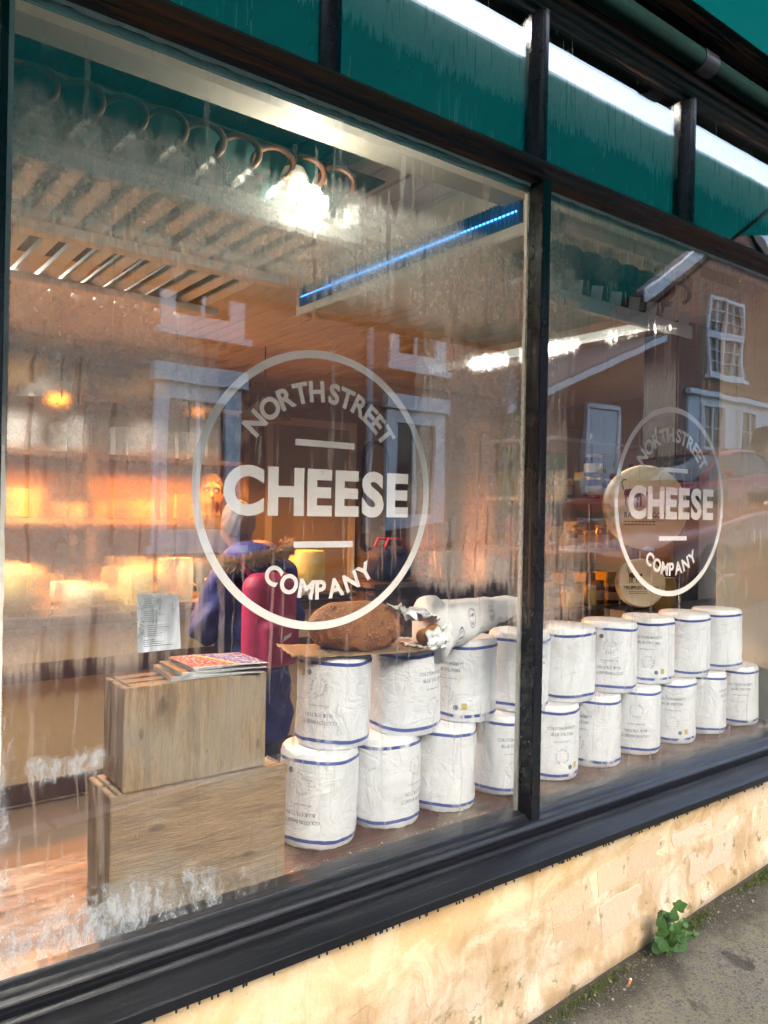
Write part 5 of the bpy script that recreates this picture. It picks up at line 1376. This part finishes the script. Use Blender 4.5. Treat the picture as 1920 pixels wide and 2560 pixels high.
MB().prism([(9.50, 3.22), (14.0, 5.08), (14.0, 5.20), (9.50, 3.34)], 'y', FY+.355, FY+.40).build('barge_board', M['white_frame'], lt)
zd = 1.50
dr = thing_part('door', lt)
MB().box((12.02, FY-.02, zd), (12.90, FY+.03, zd+2.10)).build('leaf', M['white_frame'], dr, bevel=.004)
for a, b in ((11.94, 12.015), (12.905, 12.98)): MB().box((a, FY-.015, zd), (b, FY+.08, zd+2.19)).build('frame_post', M['white_frame'], dr)
MB().box((12.016, FY-.015, zd+2.105), (12.904, FY+.08, zd+2.19)).build('frame_head', M['white_frame'], dr)
for r0, r1 in ((.18, .80), (1.02, 1.62), (1.72, 2.0)):
    for a in (12.12, 12.50): MB().box((a, FY+.031, zd+r0), (a+.30, FY+.042, zd+r1)).build('panel', M['white_wall'], dr, bevel=.006)
MB().box((12.33, FY+.031, zd+.88), (12.60, FY+.046, zd+.95)).build('letter_plate', M['steel'], dr, bevel=.003)
MB().lathe([(.02, 0), (.028, .02), (.02, .04)], 10, (12.82, FY+.07, zd+1.05)).build('knob', M['gold_lid'], dr)
MB().prism([(9.75, .9), (11.5, .9), (11.5, 2.7), (9.75, 2.7)], 'y', FY-.005, FY+.05).build('green_boarding', M['green_fence'], lt)
# gable house
gh = thing('gable_house', 'tall red brick gable house across the street with white barge boards', 'house', (16.8, FY, gz(16.8, FY)))
AX, AZ, EZ, GX0, GX1 = 17.5, 8.55, 6.20, 13.95, 21.05
MB().prism([(GX0, .2), (GX1, .2), (GX1, EZ), (AX, AZ-.1), (GX0, EZ)], 'y', FY-7, FY-.012).build('wall', M['mortar'], gh)
for s, xe in ((-1, GX0-.3), (1, GX1+.3)):
    sl_ = (AZ-EZ)/(AX-GX0); ze = EZ-.3*sl_
    MB().prism([(AX, AZ-.12), (AX, AZ+.14), (xe, ze+.14), (xe, ze-.12)], 'y', FY+.10, FY+.22).build('barge_board', M['white_frame'], gh)
    MB().prism([(AX, AZ+.02), (AX, AZ+.12), (xe, ze+.12), (xe, ze+.02)], 'y', FY-7.2, FY+.09).build('roof', M['slate'], gh)
# individual bricks of the gable face
bme = MB().box((-.1075, -.012, -.0325), (.1075, 0.0, .0325)).mesh('brick', bevel=.003, seg=1)
bhalf = MB().box((-.05, -.012, -.0325), (.05, 0.0, .0325)).mesh('brick_half', bevel=.003, seg=1)
holes = [(16.05, 4.60, 17.65, 6.72), (15.25, 1.0, 18.95, 4.32)]
stuff = MB(); cand = []
for rr in range(74):
    z = 2.70+rr*.075; off = .1125 if rr % 2 else 0
    for i in range(33):
        x = GX0+.12+off+i*.225
        if x > GX1-.1: continue
        if z > EZ and z > AZ-.2-(abs(x-AX)+.11)*(AZ-EZ)/(AX-GX0): continue
        if any(a-.11 < x < c+.11 and b-.04 < z < d_+.04 for a, b, c, d_ in holes): continue
        cand.append((x, z))
near = sorted(cand, key=lambda p: (p[0]-15.2)**2+(p[1]-5.4)**2)
for x, z in near[:290]: ob('brick', bme, M['brick'], gh, loc=(x, FY, z))
for x, z in near[290:]:
    stuff.box((x-.1075, FY-.012, z-.0325), (x+.1075, FY-.0005, z+.0325))
o = stuff.build('further_bricks', M['brick'], gh); o['kind'] = 'stuff'
for i in range(14):   # soldier arch over the window
    x = 16.10+i*.112; ob('arch_brick', bhalf, M['brick'], gh, loc=(x, FY+.006, 6.66), rot=(0, R(90)+R(-(i-6.5)*1.6), 0), scale=(2.1, 1, 1.35))
win(gh, 16.18, 17.52, 5.68, 6.50, FY+.03, 4, 3, .07, False); win(gh, 16.18, 17.52, 4.72, 5.67, FY+.03, 4, 3, .07, True)
MB().box((15.35, FY-.011, 1.2), (18.85, FY+.06, 4.20)).build('white_front', M['white_wall'], gh)
MB().box((15.20, FY+.061, 4.20), (18.95, FY+.20, 4.30)).build('white_ledge', M['white_frame'], gh)
win(gh, 15.85, 16.75, 3.05, 4.05, FY+.09, 2, 2, .05, True); win(gh, 17.35, 18.25, 3.05, 4.05, FY+.09, 2, 2, .05, True)
# painted wall sign on the set-back side wall
sw = thing('sign_wall', 'set-back brick wall with faded white painted sign across the street', 'wall', (12, FY-2.6, 3))
MB().box((9.8, FY-3.4, 3.3), (16.2, FY-3.25, 9.0)).build('wall', M['brick_flat'], sw)
MB().box((13.2, FY-3.249, 5.2), (16.15, FY-3.23, 8.0)).build('painted_panel', M['sign_white'], sw)
sg = MB()
for s_, cap, z in (('COL', .42, 7.25), ('ENGLISH', .36, 5.85)):
    V, F = text2d(s_, cap, .02, .08, 2.2); sg.raw([(14.7-a, FY-3.226, z+b) for a, b in V], F)
sg.build('painted_letters', M['ink'], sw)['kind'] = 'stuff'
# more roofs to close the street
for (x0, x1, h, lab) in ((21.6, 34, 8.0, 'brick house at the far top of the street beyond the gable house'), (-30, -14.3, 7.5, 'brick house down the street before the terrace')):
    o = thing('far_house', lab, 'house', ((x0+x1)/2, FY, gz(x0)))
    MB().box((x0, FY-6, -3), (x1, FY, h)).build('wall', M['brick_flat'], o); MB().prism([(FY-6.3, h), (FY+.3, h), (FY-3, h+2.3)], 'x', x0, x1).build('roof', M['slate'], o)

# ------------------------------------------------------------------ parked cars
def car(label, paint, x, y, rot, coupe=True, plate=None):
    z = gz(x, y)-.11; o = thing('parked_car', label, 'car', (x, y, z), 'cars parked across the street', rot)
    o.rotation_euler = (0, -math.atan(.079)*math.cos(rot), rot)
    hr = 1.27 if coupe else 1.52; openc = coupe is None
    # stations along local x (nose at -x): x, half width, sill z, belt z
    st = [(-2.12, .52, .36, .52), (-2.08, .66, .28, .60), (-1.85, .80, .22, .68), (-1.35, .86, .20, .76), (-.7, .87, .20, .84), (0, .88, .20, .88), (.8, .88, .20, .90), (1.4, .87, .22, .92), (1.85, .82, .26, .90), (2.05, .70, .32, .82), (2.10, .55, .42, .70)]
    v = []; f = []
    for (sx, hw, zs, zb) in st:
        v += [(sx, -hw*.86, zs), (sx, -hw, zs+.16), (sx, -hw*1.01, (zs+zb)/2+.06), (sx, -hw*.95, zb-.03), (sx, -hw*.80, zb), (sx, 0, zb+.03), (sx, hw*.80, zb), (sx, hw*.95, zb-.03), (sx, hw*1.01, (zs+zb)/2+.06), (sx, hw, zs+.16), (sx, hw*.86, zs)]
    n = 11
    for i in range(len(st)-1):
        for k in range(n): f.append((i*n+k, i*n+(k+1) % n, (i+1)*n+(k+1) % n, (i+1)*n+k))
    f += [tuple(range(n)), tuple((len(st)-1)*n+k for k in range(n-1, -1, -1))]
    me = MB().raw(v, f).mesh('car_body', smooth=45)
    body = ob('body', me, paint, o, local=True); ss = body.modifiers.new('s', 'SUBSURF'); ss.levels = 1; ss.render_levels = 2
    cab = [(-.82, .66, .84, .86), (-.15, .64, .86, hr-.06), (.25, .62, .87, hr), (.75, .61, .88, hr-.01), (1.25, .60, .90, hr-.12), (1.72, .62, .90, .93)] if coupe else [(-1.0, .70, .86, .90), (-.45, .68, .86, hr-.05), (.1, .66, .87, hr), (.9, .66, .88, hr), (1.5, .64, .90, hr-.1), (1.85, .64, .90, .95)]
    v = []; f = []
    for (sx, hw, zb, zr) in cab: v += [(sx, -hw*1.12, zb-.04), (sx, -hw*.92, zr-.05), (sx, -hw*.6, zr), (sx, hw*.6, zr), (sx, hw*.92, zr-.05), (sx, hw*1.12, zb-.04)]
    for i in range(len(cab)-1):
        for k in range(5): f.append((i*6+k, i*6+k+1, (i+1)*6+k+1, (i+1)*6+k))
    if openc:
        for yy in (-.36, .36): ob('seat', sdf_mesh('car_seat', lambda X, Y, Z: su(sd_box(X, Y, Z, (.1, 0, .62), (.26, .24, .10), .06), sd_box(X, Y, Z, (.38, 0, .82), (.08, .23, .20), .06), .05), (-.25, -.3, .45), (.55, .3, 1.1), .05), M['dark'], o, local=True, loc=(.25, yy, .05))
    else: ob('windows', MB().raw(v, f).mesh('car_windows', smooth=40), M['pane_dark'], o, local=True)
    v = []; f = []
    for (sx, hw, zb, zr) in cab[1:-1]: v += [(sx, -hw*.97, zr-.06), (sx, -hw*.9, zr-.02), (sx, -hw*.58, zr+.012), (sx, hw*.58, zr+.012), (sx, hw*.9, zr-.02), (sx, hw*.97, zr-.06)]
    for i in range(len(cab)-3):
        for k in range(5): f.append((i*6+k, i*6+k+1, (i+1)*6+k+1, (i+1)*6+k))
    if not openc: ob('roof', MB().raw(v, f).mesh('car_roof', smooth=60), paint, o, local=True)
    for s in (-1, 1):
        if not openc: MB().tube([(-.80, s*.74, .86), (-.13, s*.60, hr-.08)], .03, 6).build('pillar', paint, o, smooth=180, local=True)
        if not openc: MB().tube([(1.24, s*.58, hr-.13), (1.70, s*.68, .93)], .04, 6).build('pillar', paint, o, smooth=180, local=True)
        MB().lathe([(.0, -.06), (.05, -.04), (.07, 0), (.05, .05), (0, .06)], 10, (-.55, s*.96, .93)).build('mirror', paint, o, smooth=180, local=True)
        MB().lathe([(.0, -.02), (.09, .0), (.06, .03), (0, .04)], 12, (-1.98, s*.56, .56), Matrix.Rotation(R(-80), 3, 'Y')).build('headlight', M['white_frame'], o, smooth=180, local=True)
        MB().box((2.04, s*.5-.12, .66), (2.09, s*.5+.12, .76)).build('tail_light', M['red_box'], o, bevel=.01, local=True)
        for wx in (-1.32, 1.30):
            rx = Matrix.Rotation(R(90), 3, 'X')
            tyr = MB().lathe([(.22, -.10), (.30, -.10), (.32, -.06), (.32, .06), (.30, .10), (.22, .10)], 24, (wx, s*.80, .32), rx).build('wheel', M['tyre'], o, smooth=50, local=True)
            rm = MB().lathe([(.0, -.02), (.06, -.03), (.20, -.05), (.22, -.09)], 20, (wx, s*.80, .32), Matrix.Rotation(R(90*s), 3, 'X')); 
            rm.build('rim', M['alloy'], tyr, smooth=50, local=True)
            for k in range(5):
                a = 2*math.pi*k/5; MB().tube([(wx, s*.89, .32), (wx+.20*math.cos(a), s*.885, .32+.20*math.sin(a))], .022, 6).build('spoke', M['alloy'], tyr, smooth=180, local=True)
    MB().box((-2.15, -.42, .40), (-2.10, .42, .50)).build('grille', M['dark'], o, bevel=.01, local=True)
    if plate:
        p = MB().box((-2.175, -.26, .30), (-2.155, .26, .41)).build('number_plate', M['white_frame'], o, local=True)
        V, F = text2d(plate, .075, .02, .1, .44); MB().raw([(-2.178, -a, .318+b) for a, b in V], F).build('plate_letters', M['ink_black'], p, local=True)
    return o
car('dark red coupe parked across the street, facing down the hill', M['red_car'], 10.75, -5.0, R(3), True, '3A YPG')
car('white car parked behind the red coupe across the street', M['white_car'], 15.3, -5.5, R(0), False, None)
car('open-topped orange car parked on the shop side further up the hill', M['orange_car'], 8.2, -3.2, R(0), None, None)

# ------------------------------------------------------------------ small things at the foot of the wall
wd = thing('weed_plant', 'green leafy weed growing where the wall meets the pavement', 'plant', (2.25, -.11, gz(2.25)))
lr = random.Random(3)
def leaf_mesh(name, lob):
    n = 14; v = [(0, 0, 0)]; f = []
    for k in range(n+1):
        a = R(-160+320*k/n); r_ = .5*(1+.18*math.cos(lob*a))*(1-.25*abs(a)/math.pi)
        v.append((r_*math.cos(a)+.3, r_*math.sin(a), .10*math.cos(a*2)*r_+.06*math.sin(lob*a)*.5))
    for k in range(n): f.append((0, k+1, k+2))
    return MB().raw(v, f).mesh(name, smooth=180)
lm = [leaf_mesh('leaf', 5), leaf_mesh('leaf', 7), leaf_mesh('leaf', 3)]
stems = MB()
for i in range(90):
    big = i < 24; a = lr.uniform(0, 2*math.pi); rr = lr.uniform(.0, .075 if big else .085); hgt = lr.uniform(.02, .15) if big else lr.uniform(.02, .10)
    x = 2.235+rr*math.cos(a)*1.0+(-.02 if big else .035); y = -.115-abs(rr*math.sin(a))*.6-(.0 if big else .015); z = gz(2.25)+hgt
    s = lr.uniform(.034, .055) if big else lr.uniform(.012, .022)
    ob('leaf', lr.choice(lm), M['leaf'] if big else M['leaf2'], wd, loc=(x, y, z), rot=(lr.uniform(.2, 1.3), lr.uniform(-.5, .5), lr.uniform(-2.6, -.5)), scale=(s, s, s))
    stems.tube([(2.24+.2*(x-2.24), -.095, gz(2.25)), ((2.24+x)/2, (y-.095)/2, z-hgt*.3), (x, y, z)], .0014, 5)
stems.build('stems', M['leaf2'], wd)['kind'] = 'stuff'
cb = thing('cigarette_end', 'orange cigarette end lying on the dark damp pavement', 'cigarette end', (2.03, -.14, gz(2.03)))
dv = Vector((.8, .35, .06)).normalized(); c0 = Vector((2.018, -.145, gz(2.02)+.0048))
MB().tube([c0, c0+dv*.022], .0042, 10).build('filter', M['filter'], cb, smooth=50); MB().tube([c0+dv*.0222, c0+dv*.030], [.0042, .0036], 10).build('ash_end', M['paper_flat'], cb, smooth=50)
# loose grit along the wall foot and crumbs on the board lip
g = MB(); gr_ = random.Random(9)
for i in range(1700):
    x = gr_.uniform(1.0, 4.2); y = -.075-abs(gr_.gauss(0, .05)); s = gr_.uniform(.0015, .006)*(1.6 if gr_.random() < .06 else 1)
    if i > 1250: y = gr_.uniform(-1.1, -.1); s *= .6
    z = gz(x)+s*.3; p = [Vector((gr_.uniform(-1, 1), gr_.uniform(-1, 1), gr_.uniform(-.7, .9))).normalized()*s for _ in range(5)]
    g.raw([tuple(Vector((x, y, z))+q) for q in p], [(0, 1, 2), (0, 2, 3), (0, 3, 4), (1, 2, 4), (2, 3, 4), (0, 1, 4)])
o = g.build('gravel', M['grit']); tag(o, 'loose grit scattered along the foot of the wall', 'grit', kind='stuff')
g = MB()
for i in range(2600):
    x = gr_.choice([gr_.gauss(2.9, .08), gr_.gauss(2.45, .07), gr_.gauss(1.9, .12), gr_.gauss(3.3, .1)]); y = -.078-abs(gr_.gauss(0, .022)); z = gz(x)
    a = gr_.uniform(0, 6.28); h = gr_.uniform(.004, .017); d = Vector((math.cos(a)*h*.6, math.sin(a)*h*.6, h)); s = Vector((-math.sin(a), math.cos(a), 0))*.0016
    b = Vector((x, y, z)); g.raw([b+s, b-s, b+d], [(0, 1, 2)])
o = g.build('moss', M['moss']); tag(o, 'moss tufts along the foot of the wall', 'moss', kind='stuff')
g = MB()
for i in range(420):
    x = gr_.uniform(.9, 1.66) if gr_.random() < .8 else gr_.uniform(1.75, 2.6); y = gr_.uniform(.064, .12); s = gr_.uniform(.0012, .0032); z = .661+s*.4
    p = [Vector((gr_.uniform(-1, 1), gr_.uniform(-1, 1), gr_.uniform(-.4, .8))).normalized()*s for _ in range(4)]
    g.raw([tuple(Vector((x, y, z))+q) for q in p], [(0, 1, 2), (0, 2, 3), (0, 3, 1), (1, 2, 3)])
o = g.build('crumbs', M['label_cream']); tag(o, 'pale crumbs along the front of the display board', 'crumbs', kind='stuff')
